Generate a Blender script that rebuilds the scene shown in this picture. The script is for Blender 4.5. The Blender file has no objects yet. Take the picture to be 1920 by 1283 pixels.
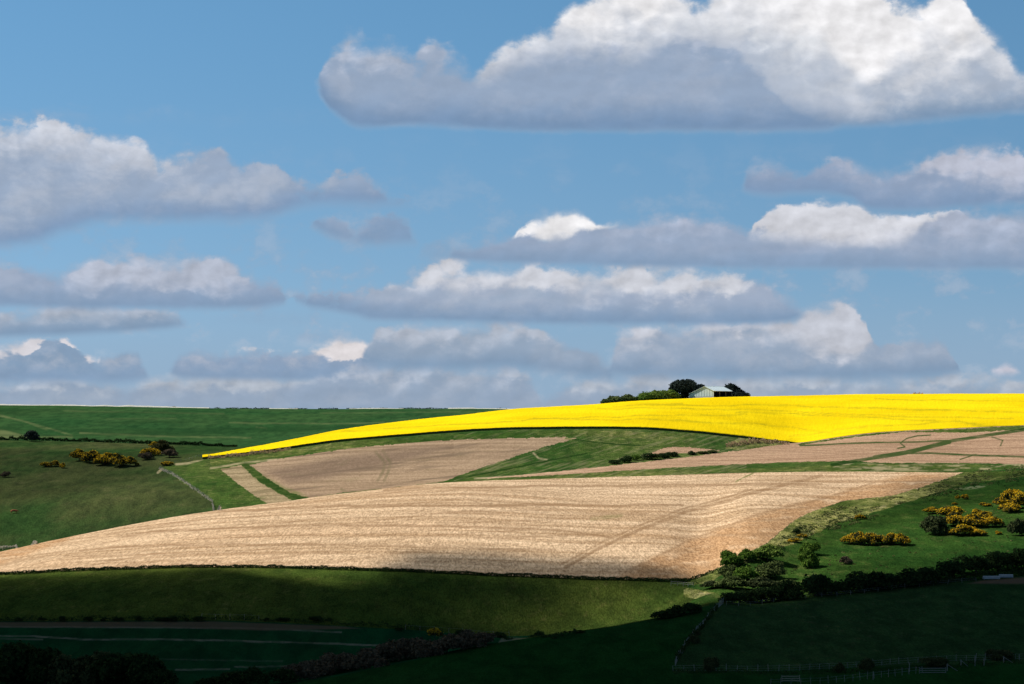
import bpy, math, random
import numpy as np
rnd = random.Random(7)
RS = np.random.RandomState(11)
C = bpy.context.scene.collection
F = 960/math.tan(math.radians(12.5))      # photo pixels per unit tangent
HY = 790.0                                # eye level row of the photograph
EXPO = 0.33

# ------------------------------------------------------------------ interpolation
def slopes(x, y):
    h = np.diff(x, axis=0); d = np.diff(y, axis=0)/h
    m = np.zeros_like(y)
    a, b = d[:-1], d[1:]
    w1 = 2*h[1:]+h[:-1]; w2 = h[1:]+2*h[:-1]
    with np.errstate(divide='ignore', invalid='ignore'):
        mm = (w1+w2)/(w1/a+w2/b)
    m[1:-1] = np.where(a*b > 0, mm, 0)
    m[0] = d[0]; m[-1] = d[-1]
    return m
def herm(x0, x1, y0, y1, m0, m1, x):
    h = x1-x0; t = (x-x0)/h
    return y0*(1+2*t)*(1-t)**2+m0*h*t*(1-t)**2+y1*t*t*(3-2*t)+m1*h*t*t*(t-1)
def pchip(xs, ys, q):
    xs = np.array(xs, float); ys = np.array(ys, float); q = np.clip(np.asarray(q, float), xs[0], xs[-1])
    m = slopes(xs, ys); i = np.clip(np.searchsorted(xs, q)-1, 0, len(xs)-2)
    return herm(xs[i], xs[i+1], ys[i], ys[i+1], m[i], m[i+1], q)
def ss(a, b, x):
    t = np.clip((x-a)/(b-a), 0, 1); return t*t*(3-2*t)
_T = RS.rand(256, 256)
def vn(x, y):
    xi = np.floor(x).astype(int); yi = np.floor(y).astype(int); fx = x-xi; fy = y-yi
    fx = fx*fx*(3-2*fx); fy = fy*fy*(3-2*fy)
    g = lambda i, j: _T[i & 255, j & 255]
    return (g(xi, yi)*(1-fx)+g(xi+1, yi)*fx)*(1-fy)+(g(xi, yi+1)*(1-fx)+g(xi+1, yi+1)*fx)*fy-.5
def fbm(x, y, o=4):
    s = 0; a = 1
    for k in range(o):
        s = s+a*vn(x+17.3*k, y+5.1*k); x = x*2.03; y = y*2.03; a *= .5
    return s

# ------------------------------------------------------------------ terrain: each line runs across the land, near to far
# knots: (column, distance m, row)
LN = []
LN.append([(960, -200, None, 6)])
LN.append([(960, 2, None, -1.8)])
LN.append([(960, 150, None, -27)])
LN.append([(-400, 400, 1370), (0, 400, 1365), (300, 400, 1350), (560, 400, 1330), (900, 400, 1305), (1300, 395, 1305), (1920, 395, 1300), (2300, 395, 1295)])
LN.append([(-400, 440, 1330), (0, 440, 1318), (300, 440, 1303), (560, 445, 1281), (750, 460, 1245), (940, 480, 1205), (1090, 500, 1184), (1230, 520, 1160), (1300, 530, 1143), (1350, 540, 1132), (1400, 545, 1135), (1500, 552, 1121), (1600, 560, 1111), (1750, 570, 1095), (1920, 582, 1079), (2300, 600, 1050)])
LN.append([(-400, 480, 1255), (0, 480, 1248), (300, 480, 1250), (560, 478, 1272), (750, 490, 1247), (940, 512, 1216), (1090, 527, 1193), (1230, 543, 1166), (1300, 548, 1140), (1350, 552, 1124), (1400, 556, 1127), (1500, 566, 1108), (1600, 578, 1093), (1750, 590, 1075), (1920, 600, 1058), (2300, 620, 1030)])
LN.append([(-400, 520, 1168), (0, 520, 1165), (377, 521, 1163), (640, 525, 1173), (807, 535, 1183), (940, 543, 1193), (1090, 553, 1182), (1230, 562, 1156), (1300, 564, 1124), (1350, 568, 1109), (1400, 575, 1104), (1600, 608, 1060), (1920, 630, 1025), (2300, 650, 1000)])
LN.append([(-400, 612, 1088), (0, 610, 1076), (200, 607, 1067), (390, 605, 1062), (640, 600, 1066), (960, 600, 1079), (1067, 600, 1083), (1180, 599, 1086), (1290, 598, 1087), (1350, 606, 1066), (1400, 614, 1043), (1500, 645, 1020), (1600, 675, 1000), (1750, 685, 980), (1920, 695, 962), (2300, 710, 935)])
LN.append([(-400, 690, 1120), (-200, 695, 1078), (0, 700, 1034), (200, 727, 993), (400, 758, 958), (560, 785, 937), (640, 800, 926), (840, 832, 905), (900, 840, 902), (1200, 860, 893), (1480, 868, 885), (1630, 868, 884), (1807, 862, 886), (1920, 855, 878), (2300, 850, 868)])
LN.append([(-400, 755, 1160), (-200, 760, 1110), (0, 765, 1070), (200, 780, 1022), (400, 800, 973), (560, 818, 942), (640, 832, 926), (840, 860, 902), (900, 868, 898), (1200, 880, 884), (1480, 890, 876), (1630, 892, 870), (1807, 892, 872), (1920, 888, 870), (2300, 880, 858)])
LN.append([(-400, 850, 975), (0, 858, 945), (200, 860, 930), (400, 868, 915), (560, 880, 898), (640, 890, 888), (900, 910, 870), (1200, 935, 860), (1480, 945, 853), (1700, 950, 842), (1920, 955, 833), (2300, 955, 822)])
LN.append([(-400, 925, 893), (0, 930, 890), (200, 935, 884), (330, 948, 868), (380, 955, 861), (430, 965, 856), (500, 975, 848), (640, 990, 828), (760, 995, 818), (850, 1000, 811), (960, 1000, 806), (1100, 1000, 804), (1200, 1000, 805), (1300, 1000, 812), (1385, 1002, 821), (1480, 1006, 832), (1560, 1010, 822), (1640, 1016, 811), (1760, 1024, 805), (1920, 1032, 797), (2300, 1040, 785)])
LN.append([(-400, 960, 872), (0, 962, 870), (200, 965, 864), (330, 962, 859), (380, 964, 858), (430, 978, 850), (500, 1000, 838), (560, 1022, 825), (640, 1050, 809), (760, 1085, 793), (900, 1120, 778), (970, 1135, 770), (1040, 1150, 766), (1100, 1160, 763), (1200, 1175, 755), (1280, 1190, 751), (1400, 1200, 748), (1640, 1220, 743), (1920, 1230, 742), (2300, 1240, 740)])
LN.append([(-400, 985, 859), (0, 985, 858), (200, 988, 854), (330, 985, 852), (380, 988, 852), (430, 1002, 848), (500, 1030, 838), (640, 1085, 811), (760, 1125, 797), (900, 1165, 784), (970, 1185, 777), (1040, 1200, 773), (1100, 1205, 769), (1280, 1240, 759), (1640, 1275, 752), (1920, 1285, 751), (2300, 1290, 749)])
LN.append([(-400, 1085, 824), (0, 1085, 826), (200, 1085, 830), (330, 1085, 834), (440, 1088, 838), (520, 1100, 831), (640, 1150, 810), (760, 1190, 797), (900, 1225, 785), (970, 1240, 780), (1100, 1265, 778), (1280, 1300, 772), (1640, 1330, 768), (2300, 1340, 765)])
LN.append([(-400, 1390, 757), (0, 1390, 760), (240, 1390, 763), (400, 1390, 766), (640, 1390, 767), (900, 1390, 767), (980, 1390, 768), (1060, 1390, 772), (1200, 1400, 778), (2300, 1420, 782)])
LN.append([(960, 1800, None, -25)])
LN.append([(960, 4000, None, -130)])
LN.append([(960, 9000, None, -330)])
LN.append([(960, 40000, None, -1800)])
KN = len(LN)
def knots_raw(px):
    px = np.asarray(px, float); Y = []; Z = []
    for L in LN:
        if L[0][2] is None:
            Y.append(np.full(px.shape, float(L[0][1]))); Z.append(np.full(px.shape, float(L[0][3])))
        else:
            xs = [a[0] for a in L]
            y = pchip(xs, [a[1] for a in L], px); r = pchip(xs, [a[2] for a in L], px)
            Y.append(y); Z.append(-(r-HY)/F*y)
    return np.array(Y), np.array(Z)
_kx = np.arange(-700, 2701, 4.0); _ky, _kz = knots_raw(_kx)
_g = np.exp(-.5*(np.arange(-60, 61, 4.0)/17)**2); _g /= _g.sum()
_sm = lambda A: np.array([np.convolve(np.pad(a, 15, mode='edge'), _g, 'valid') for a in A])
_ky, _kz = _sm(_ky), _sm(_kz)
def knots(px):
    px = np.clip(np.asarray(px, float), -700, 2696)
    Y = np.array([np.interp(px, _kx, a) for a in _ky]); Z = np.array([np.interp(px, _kx, a) for a in _kz])
    return Y, Z, slopes(Y, Z)
def rough(X, Y):
    return .28*fbm(X/38, Y/38, 3)+.09*fbm(X/5.5, Y/5.5, 3)
def wid(Y):
    return np.where(Y > 250, Y, 120+ (np.clip(Y,-200,250)+200)/450*130)
def height(px, Y, rough_on=True):
    px = np.atleast_1d(np.asarray(px, float)); Y = np.atleast_1d(np.asarray(Y, float))
    K, Z, M = knots(px); i = np.clip((K <= Y).sum(0)-1, 0, KN-2); n = np.arange(len(px))
    z = herm(K[i, n], K[i+1, n], Z[i, n], Z[i+1, n], M[i, n], M[i+1, n], Y)
    X = (px-960)/F*wid(Y)
    return z+(rough(X, Y) if rough_on else 0)
def ground(px, Y):
    "world point on the land at a column and a distance"
    z = float(height([px], [Y])[0]); return ((px-960)/F*Y, Y, z)
_Yg = np.concatenate([np.linspace(330, 1450, 2240)])
def at(px, py):
    "nearest point of the land seen at a photo pixel"
    z = height(np.full(len(_Yg), float(px)), _Yg); r = HY-z/_Yg*F
    k = np.argmax(r <= py) if (r <= py).any() else len(_Yg)-1
    return ((px-960)/F*_Yg[k], _Yg[k], z[k])
def zat(X, Y):
    return float(height([X/Y*F+960], [Y])[0])

# ------------------------------------------------------------------ materials
def nodes(m):
    m.use_nodes = True; nt = m.node_tree; nt.nodes.clear(); return nt
class NT:
    def __init__(s, nt): s.nt = nt
    def n(s, t, **k):
        x = s.nt.nodes.new(t)
        for a, v in k.items(): setattr(x, a, v)
        return x
    def put(s, sock, v):
        if v is None: return
        if isinstance(v, bpy.types.NodeSocket): s.nt.links.new(v, sock)
        elif isinstance(v, (tuple, list)) and len(v) == 3 and sock.type == 'RGBA': sock.default_value = (*v, 1)
        else: sock.default_value = v
    def m(s, op, a, b=None, c=None, clamp=False):
        x = s.n('ShaderNodeMath', operation=op, use_clamp=clamp)
        for i, v in enumerate((a, b, c)):
            if v is not None: s.put(x.inputs[i], v)
        return x.outputs[0]
    def step(s, a, b, v):
        x = s.n('ShaderNodeMapRange', interpolation_type='SMOOTHSTEP')
        s.put(x.inputs['Value'], v); s.put(x.inputs['From Min'], a); s.put(x.inputs['From Max'], b)
        return x.outputs[0]
    def mix(s, f, a, b, mode='MIX'):
        x = s.n('ShaderNodeMix', data_type='RGBA', blend_type=mode)
        s.put(x.inputs[0], f); s.put(x.inputs[6], a); s.put(x.inputs[7], b); return x.outputs[2]
    def noise(s, vec, scale, detail=4, rough=.55, dist=0):
        x = s.n('ShaderNodeTexNoise'); s.put(x.inputs['Vector'], vec)
        x.inputs['Scale'].default_value = scale; x.inputs['Detail'].default_value = detail
        x.inputs['Roughness'].default_value = rough; x.inputs['Distortion'].default_value = dist
        return x.outputs['Fac']
    def map(s, vec, sc, loc=(0, 0, 0), rot=0):
        x = s.n('ShaderNodeMapping'); s.put(x.inputs[0], vec)
        x.inputs['Scale'].default_value = sc; x.inputs['Location'].default_value = loc; x.inputs['Rotation'].default_value = (0, 0, rot)
        return x.outputs[0]
    def attr(s, name):
        return s.n('ShaderNodeAttribute', attribute_name=name).outputs['Fac']
    def bsdf(s, col, rough=.9, bump=None, dist=.1, strength=.6, spec=.15):
        if spec < .1: b = s.n('ShaderNodeBsdfDiffuse'); s.put(b.inputs['Color'], col)
        else:
            b = s.n('ShaderNodeBsdfPrincipled'); s.put(b.inputs['Base Color'], col); s.put(b.inputs['Roughness'], rough)
            b.inputs['Specular IOR Level'].default_value = spec
        if bump is not None:
            q = s.n('ShaderNodeBump'); q.inputs['Distance'].default_value = dist; q.inputs['Strength'].default_value = strength
            s.put(q.inputs['Height'], bump); s.put(b.inputs['Normal'], q.outputs[0])
        o = s.n('ShaderNodeOutputMaterial'); s.put(o.inputs[0], b.outputs[0]); return b
def newmat(name):
    m = bpy.data.materials.new(name); return m, NT(nodes(m))
def v3(c, k): return tuple(min(1, x*k) for x in c)

def grass_mat(name, base, alt, pale, pale_lo=.56, pale_hi=.75, sx=.5, sy=.14, marks=None, speck=1.0, rot=0):
    m, t = newmat(name); co = t.n('ShaderNodeTexCoord').outputs['Object']
    a = t.noise(t.map(co, (.02, .012, .02)), 1, 4, .6)
    b = t.noise(t.map(co, (sx, sy, .3), rot=rot), 1, 5, .65)
    f = t.noise(t.map(co, (3.2, .55, 1)), 1, 3, .7)
    c = t.mix(t.step(.35, .65, a), base, alt)
    c = t.mix(t.m('MULTIPLY', t.step(pale_lo, pale_hi, b), t.step(.3, .7, a)), c, pale)
    c = t.mix(1, c, t.mix(t.step(.25, .75, f), (1-.45*speck,)*3, (1+.4*speck,)*3), 'MULTIPLY')
    f2 = t.noise(t.map(co, (.22, .07, .2), rot=rot), 1, 4, .62, .3)
    c = t.mix(1, c, t.mix(t.step(.32, .66, f2), (.74, .76, .78), (1.24, 1.2, 1.12)), 'MULTIPLY')
    c = t.mix(t.attr('m_pale'), c, marks or (.33, .27, .15))
    c = t.mix(t.attr('m_green'), c, v3(base, .6))
    c = t.mix(t.attr('m_red'), c, (.12, .08, .055))
    t.bsdf(c, .95, f, .25, .5, .05); return m
def soil_mat(name, base, light, red, rot=0, sx=3.5, sy=.5, contrast=1.0, weed=(.1, .13, .03), weed_amt=0):
    m, t = newmat(name); co = t.n('ShaderNodeTexCoord').outputs['Object']
    big = t.noise(t.map(co, (.015, .02, .02)), 1, 3, .6)
    row = t.noise(t.map(co, (.012, .16, .1), rot=rot), 1, 5, .62, .2)
    sp = t.noise(t.map(co, (sx, sy, 1), rot=rot), 1, 3, .75)
    sp2 = t.noise(t.map(co, (sx*.3, sy*.4, 1), rot=rot), 1, 4, .7)
    c = t.mix(t.step(.36, .62, row), v3(base, .92), light)
    c = t.mix(t.m('MULTIPLY', t.step(.5, .75, big), .3), c, red)
    c = t.mix(t.attr('m_red'), c, red)
    c = t.mix(1, c, t.mix(t.step(.3, .7, sp), (1-.3*contrast, 1-.33*contrast, 1-.36*contrast), (1+.32*contrast,)*3), 'MULTIPLY')
    c = t.mix(1, c, t.mix(t.step(.3, .7, sp2), (.86, .85, .83), (1.1, 1.1, 1.1)), 'MULTIPLY')
    if weed_amt: c = t.mix(t.m('MULTIPLY', t.step(.55, .7, t.noise(t.map(co, (.08, .06, .1)), 1, 5, .7)), weed_amt), c, weed)
    c = t.mix(t.m('MULTIPLY', t.attr('m_dark'), t.m('MULTIPLY_ADD', t.step(.25, .6, sp2), .4, .6)), c, v3(red, .62))
    c = t.mix(t.attr('m_green'), c, weed)
    c = t.mix(t.attr('m_pale'), c, v3(light, 1.15))
    t.bsdf(c, .95, sp, .12, .5, .05); return m
M = {}
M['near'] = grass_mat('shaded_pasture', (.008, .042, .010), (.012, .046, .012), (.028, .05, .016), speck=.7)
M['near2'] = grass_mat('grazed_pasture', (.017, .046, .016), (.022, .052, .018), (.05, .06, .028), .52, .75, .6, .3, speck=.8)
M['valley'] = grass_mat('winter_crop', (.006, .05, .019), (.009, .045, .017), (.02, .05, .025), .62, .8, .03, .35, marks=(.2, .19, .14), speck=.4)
M['mid'] = grass_mat('pasture_grass', (.034, .062, .012), (.058, .078, .015), (.12, .12, .035), .52, .74, .35, .12, speck=1.1)
M['gorse_slope'] = grass_mat('hill_grass', (.017, .05, .010), (.034, .07, .013), (.10, .115, .034), .5, .72, .28, .11, marks=(.22, .22, .12), speck=1.2)
M['tussock'] = grass_mat('tussock_grass', (.045, .07, .015), (.16, .165, .045), (.36, .33, .13), .40, .60, .4, .22, speck=1.3)
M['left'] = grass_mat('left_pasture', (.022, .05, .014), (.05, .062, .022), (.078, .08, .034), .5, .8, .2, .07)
M['meadow'] = grass_mat('meadow_grass', (.022, .062, .012), (.05, .082, .018), (.15, .16, .055), .46, .72, .3, .5, rot=.5)
M['verge'] = grass_mat('verge_grass', (.03, .065, .012), (.07, .095, .022), (.2, .19, .07), .45, .7, .3, .2)
M['far'] = grass_mat('far_crop', (.02, .062, .02), (.032, .074, .024), (.06, .09, .035), .6, .8, .02, .12, marks=(.12, .14, .055), speck=.35)
M['stub'] = soil_mat('stubble_soil', (.41, .275, .16), (.58, .42, .27), (.38, .225, .115), rot=0, sx=1.9, sy=.3, contrast=1.25)
M['stubred'] = soil_mat('headland_soil', (.38, .215, .105), (.45, .27, .14), (.34, .18, .08), rot=-.5, sx=1.9, sy=.3, contrast=1.05)
M['brown'] = soil_mat('brown_soil', (.27, .185, .115), (.35, .245, .155), (.22, .15, .10), rot=.3, contrast=.6, weed_amt=.12)
M['brown2'] = soil_mat('pink_soil', (.32, .20, .125), (.40, .26, .165), (.29, .175, .105), rot=-.1, contrast=.9, weed_amt=.12, weed=(.03, .06, .014))
M['strip'] = soil_mat('strip_soil', (.24, .18, .1), (.33, .25, .145), (.2, .16, .08), rot=.6, contrast=.8, weed=(.06, .09, .02), weed_amt=.9)
def rape_mat():
    m, t = newmat('rapeseed_bloom'); co = t.n('ShaderNodeTexCoord').outputs['Object']
    row = t.noise(t.map(co, (.03, .3, .2), rot=.12), 1, 4, .6, .4)
    sp = t.noise(t.map(co, (2.2, .5, 1)), 1, 4, .75)
    big = t.noise(t.map(co, (.02, .02, .02)), 1, 3)
    c = t.mix(t.step(.35, .65, big), (.70, .48, .004), (.82, .585, .006))
    c = t.mix(t.m('MULTIPLY', t.step(.48, .72, row), .5), c, (.52, .42, .008))
    c = t.mix(t.m('MULTIPLY', t.step(.58, .8, sp), .45), c, (.42, .36, .01))
    c = t.mix(t.m('MULTIPLY', t.attr('m_dark'), .8), c, (.2, .2, .012))
    t.bsdf(c, .9, sp, .3, .5, .05); return m
M['rape'] = rape_mat()
def flat_mat(name, col, var=.25, scale=2, rough=.9, sc=(1, 1, 1), bump=.02):
    m, t = newmat(name); co = t.n('ShaderNodeTexCoord').outputs['Object']
    f = t.noise(t.map(co, sc), scale, 5, .65)
    t.bsdf(t.mix(t.step(.3, .7, f), v3(col, 1-var), v3(col, 1+var)), rough, f, bump, .5, .2); return m
M['stem'] = flat_mat('rapeseed_stems', (.035, .06, .012), .5, 1.2, sc=(3, 3, .4))
M['hills'] = flat_mat('far_land', (.05, .09, .03), .3, .01)
M['chalk'] = flat_mat('chalk', (.62, .58, .47), .12, .6)
M['wood'] = flat_mat('weathered_wood', (.19, .185, .17), .3, 6)
M['palewood'] = flat_mat('pale_new_wood', (.30, .26, .2), .2, 6)
M['wire'] = flat_mat('galvanised_wire', (.25, .26, .27), .1, 6, .5)
M['bark'] = flat_mat('bark', (.06, .05, .04), .4, 5)

def leaf_mat(name, c1, c2, trans=.25):
    m, t = newmat(name)
    a = t.attr('tint')
    col = t.mix(a, c1, c2)
    d = t.n('ShaderNodeBsdfDiffuse'); t.put(d.inputs[0], col)
    tr = t.n('ShaderNodeBsdfTranslucent'); t.put(tr.inputs[0], col)
    x = t.n('ShaderNodeMixShader'); x.inputs[0].default_value = trans
    t.put(x.inputs[1], d.outputs[0]); t.put(x.inputs[2], tr.outputs[0])
    o = t.n('ShaderNodeOutputMaterial'); t.put(o.inputs[0], x.outputs[0]); return m
LM = dict(
    pine=leaf_mat('dark_pine_needles', (.014, .022, .02), (.045, .058, .045)),
    olive=leaf_mat('olive_leaves', (.045, .068, .022), (.14, .175, .055)),
    green=leaf_mat('hawthorn_leaves', (.038, .09, .013), (.14, .22, .036)),
    bright=leaf_mat('spring_leaves', (.06, .12, .02), (.21, .28, .06)),
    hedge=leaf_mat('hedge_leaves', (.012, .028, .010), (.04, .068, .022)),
    dark=leaf_mat('dark_leaves', (.022, .038, .016), (.085, .10, .04)),  # muted dark green, varied like the other leaves
    gorse=leaf_mat('gorse_leaves', (.03, .034, .012), (.085, .08, .03)),
    flower=leaf_mat('gorse_flowers', (.62, .36, .015), (.88, .6, .03), .3),
    dead=leaf_mat('bare_twigs', (.055, .045, .028), (.15, .115, .075), .1),
    dry=leaf_mat('dry_stalks', (.28, .19, .10), (.48, .36, .2), .3),
    tuss=leaf_mat('tussock_blades', (.05, .075, .02), (.2, .2, .075), .3),
    straw=leaf_mat('pale_straw', (.42, .36, .27), (.62, .55, .45), .3),
)

# ------------------------------------------------------------------ objects
def mesh_np(name, V, Fq, mats, parent=None, smooth=False, tint=None, mi=None):
    V = np.asarray(V, np.float32); Fq = np.asarray(Fq, np.int32)
    me = bpy.data.meshes.new(name); me.vertices.add(len(V)); me.vertices.foreach_set('co', V.ravel())
    n, k = Fq.shape; me.loops.add(n*k); me.loops.foreach_set('vertex_index', Fq.ravel())
    me.polygons.add(n); me.polygons.foreach_set('loop_start', np.arange(0, n*k, k, dtype=np.int32))
    me.update(calc_edges=True)
    if smooth: me.polygons.foreach_set('use_smooth', np.ones(n, bool))
    if mi is not None: me.polygons.foreach_set('material_index', np.asarray(mi, np.int32))
    if tint is not None:
        a = me.attributes.new('tint', 'FLOAT', 'FACE'); a.data.foreach_set('value', np.asarray(tint, np.float32))
    for m in (mats if isinstance(mats, list) else [mats]): me.materials.append(m)
    me.validate(); o = bpy.data.objects.new(name, me); C.objects.link(o)
    if parent: o.parent = parent
    return o
def tag(o, label=None, cat=None, group=None, kind=None):
    if label: o['label'] = label
    if cat: o['category'] = cat
    if group: o['group'] = group
    if kind: o['kind'] = kind
    return o
def empty(name, loc, rz=0, sc=(1, 1, 1)):
    o = bpy.data.objects.new(name, None); C.objects.link(o); o.location = loc; o.rotation_euler = (0, 0, rz); o.scale = sc
    o.empty_display_size = .5; return o
class MB:
    def __init__(s): s.v = []; s.f = []
    def box(s, c, d, rz=0, tilt=0):
        n = len(s.v); cz, sz = math.cos(rz), math.sin(rz)
        for i in (-1, 1):
            for j in (-1, 1):
                for k in (-1, 1):
                    x, y, z = i*d[0]/2, j*d[1]/2, k*d[2]/2
                    x += tilt*z
                    s.v.append((c[0]+x*cz-y*sz, c[1]+x*sz+y*cz, c[2]+z))
        s.f += [tuple(n+q for q in f) for f in ((0, 1, 3, 2), (4, 6, 7, 5), (0, 4, 5, 1), (2, 3, 7, 6), (0, 2, 6, 4), (1, 5, 7, 3))]
    def bar(s, p, q, r, sides=4, r2=None):
        p = np.array(p, float); q = np.array(q, float); d = q-p; d /= np.linalg.norm(d)
        u = np.cross(d, (0, 0, 1) if abs(d[2]) < .9 else (1, 0, 0)); u /= np.linalg.norm(u); w = np.cross(d, u)
        n = len(s.v); r2 = r if r2 is None else r2
        for e, rr in ((p, r), (q, r2)):
            for i in range(sides):
                a = 2*math.pi*(i+.5)/sides; s.v.append(tuple(e+rr*(u*math.cos(a)+w*math.sin(a))))
        for i in range(sides):
            j = (i+1) % sides; s.f.append((n+i, n+j, n+sides+j, n+sides+i))
        s.f.append(tuple(n+i for i in range(sides))[::-1]); s.f.append(tuple(n+sides+i for i in range(sides)))
    def build(s, name, mat, parent=None):
        me = bpy.data.meshes.new(name); me.from_pydata(s.v, [], s.f); me.materials.append(mat); me.update()
        o = bpy.data.objects.new(name, me); C.objects.link(o)
        if parent: o.parent = parent
        return o

# ------------------------------------------------------------------ terrain mesh, split by field
inner = np.arange(-150, 2071, 1.6)
cols = np.concatenate([[-6000, -4000, -2600, -1700, -1200, -900, -700, -550, -430, -340, -260, -200], inner, [2120, 2180, 2260, 2350, 2470, 2620, 2800, 3100, 3600, 4500, 6000, 8000]]).astype(float)
sub = [3, 6, 10, 118, 34, 58, 62, 130, 8, 62, 50, 50, 10, 24, 60, 12, 6, 6, 6]
assert len(sub) == KN-1
KY, KZ, KM = knots(cols)
Ys = []; Zs = []; rowk = []
for k in range(KN-1):
    for i in range(sub[k]):
        t = i/sub[k]; y = KY[k]+t*(KY[k+1]-KY[k])
        Ys.append(y); Zs.append(herm(KY[k], KY[k+1], KZ[k], KZ[k+1], KM[k], KM[k+1], y)); rowk.append(k)
Ys.append(KY[-1]); Zs.append(KZ[-1])
Ys = np.array(Ys); Zs = np.array(Zs); rowk = np.array(rowk)
PX = np.broadcast_to(cols, Ys.shape)
Xs = (PX-960)/F*wid(Ys)
Zs = Zs+rough(Xs, Ys)*np.where(Ys > 200, 1, .3)
PYv = HY-Zs/np.maximum(Ys, 1)*F
def inpoly(x, y, P):
    ins = np.zeros(x.shape, bool); n = len(P)
    for i in range(n):
        (x0, y0), (x1, y1) = P[i], P[(i+1) % n]
        if y0 == y1: continue
        c = ((y0 > y) != (y1 > y)) & (x < (x1-x0)*(y-y0)/(y1-y0)+x0); ins ^= c
    return ins
def segd(x, y, P, ay=1.0):
    d = np.full(x.shape, 1e9)
    for (x0, y0), (x1, y1) in zip(P[:-1], P[1:]):
        dx, dy = x1-x0, (y1-y0)*ay; L = dx*dx+dy*dy+1e-9
        t = np.clip(((x-x0)*dx+(y-y0)*ay*dy)/L, 0, 1); d = np.minimum(d, np.hypot(x-x0-t*dx, (y-y0)*ay-t*dy))
    return d
fy = lambda A: .25*(A[:-1, :-1]+A[1:, :-1]+A[:-1, 1:]+A[1:, 1:])
fx_, fyp, fY = fy(PX), fy(PYv), fy(Ys)
fX = fy(Xs)
kk = np.broadcast_to(rowk[:, None], fx_.shape)
jx = fx_+3.2*fbm(fX/2.2, fY/5, 3); jy = fyp+1.6*fbm(fX/1.7+40, fY/4, 3)
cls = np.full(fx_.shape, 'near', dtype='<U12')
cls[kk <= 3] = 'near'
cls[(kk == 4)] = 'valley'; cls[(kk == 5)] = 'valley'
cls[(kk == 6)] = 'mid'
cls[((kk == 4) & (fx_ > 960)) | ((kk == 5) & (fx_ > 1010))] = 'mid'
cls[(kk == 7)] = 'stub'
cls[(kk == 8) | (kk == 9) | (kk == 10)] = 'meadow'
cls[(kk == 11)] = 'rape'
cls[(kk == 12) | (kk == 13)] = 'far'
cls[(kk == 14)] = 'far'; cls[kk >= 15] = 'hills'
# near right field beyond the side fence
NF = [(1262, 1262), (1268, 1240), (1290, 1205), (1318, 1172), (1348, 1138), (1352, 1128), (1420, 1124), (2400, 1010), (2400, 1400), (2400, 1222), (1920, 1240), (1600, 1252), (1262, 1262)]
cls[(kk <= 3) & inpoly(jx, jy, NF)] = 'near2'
cls[(kk == 4) & (fx_ > 1330)] = 'gorse_slope'
cls[(kk == 5) & (fx_ > 1285+.9*(1140-jy))] = 'gorse_slope'
cls[(kk == 4) & (fx_ > 1285) & (fx_ <= 1330)] = 'mid'
cls[(kk == 6) & (fx_ > 1275+2.2*(1140-jy))] = 'gorse_slope'
cls[(kk == 6) & (fx_ > 1290) & (jy < 1112)] = 'gorse_slope'
TR = [(1285, 1092), (1330, 1073), (1390, 1043), (1440, 1017), (1480, 983), (1513, 963), (1580, 940), (1673, 930), (1730, 913), (1807, 886), (1815, 870), (2500, 870), (2500, 1200), (1285, 1200)]
inTR = inpoly(jx, jy, TR)
cls[(kk == 7) & inTR] = 'gorse_slope'
TU = TR[:10]+[(1830, 884), (2500, 862), (2500, 884), (1920, 893), (1820, 905), (1720, 935), (1650, 958), (1560, 985), (1490, 1020), (1440, 1032), (1400, 1052), (1330, 1090), (1300, 1096)]
cls[((kk == 7) | (kk == 6)) & inpoly(jx, jy+3*fbm(fX/6, fY/14, 3), TU)] = 'tussock'
cls[(kk == 6) & (segd(jx, jy, [(1290, 1112), (1330, 1120), (1362, 1120)]) < 9)] = 'tussock'
SR = [(1120, 1100), (1180, 1058), (1290, 1004), (1400, 962), (1500, 932), (1640, 897), (1700, 876), (1900, 880), (1900, 1200), (1120, 1200)]
up = (kk >= 8) & (kk <= 10)
cls[(kk == 8) & (fx_ > 640)] = 'verge'
LP = [(-9000, 700), (340, 700), (378, 862), (330, 872), (300, 878), (320, 890), (360, 917), (395, 940), (416, 960), (430, 1200), (-9000, 1400)]
cls[up & inpoly(jx, jy, LP)] = 'left'
cls[(kk >= 11) & (kk <= 13) & (fx_ < 379)] = 'left'
cls[(kk == 13) & (fx_ < 640)] = 'left'
cls[(kk == 12) & (fx_ < 520)] = 'left'
E2 = [(467, 872), (520, 861), (580, 852), (640, 843), (750, 832), (850, 825), (1000, 821), (1060, 819.5), (1085, 822), (1040, 833), (1000, 845), (930, 868), (870, 888), (832, 903), (740, 914), (640, 924), (580, 934), (545, 924), (505, 900)]
cls[up & inpoly(jx, jy, E2)] = 'brown'
cls[up & inpoly(jx, jy, [(413, 880), (452, 872), (475, 895), (510, 918), (548, 938), (503, 946), (470, 925)])] = 'strip'
cls[up & inpoly(jx, jy, [(1203, 855), (1250, 839), (1290, 838), (1352, 845), (1300, 850), (1240, 852)])] = 'brown2'
G2 = [(890, 898.5), (1000, 889), (1140, 874), (1280, 858), (1400, 843), (1480, 831), (1560, 815), (1640, 800), (1760, 790), (1920, 780), (2500, 770), (2500, 864), (1920, 870), (1780, 868), (1650, 868), (1580, 864), (1400, 870), (1280, 876), (1000, 893)]
cls[up & inpoly(jx, jy, G2)] = 'brown2'
VG = [(1490, 833), (1560, 823), (1640, 812), (1760, 806), (1920, 798), (2400, 786), (2400, 800), (1920, 806), (1800, 812), (1700, 810), (1600, 820), (1500, 835)]
cls[up & inpoly(jx, jy, VG) & (cls == 'brown2')] = 'verge'
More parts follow.
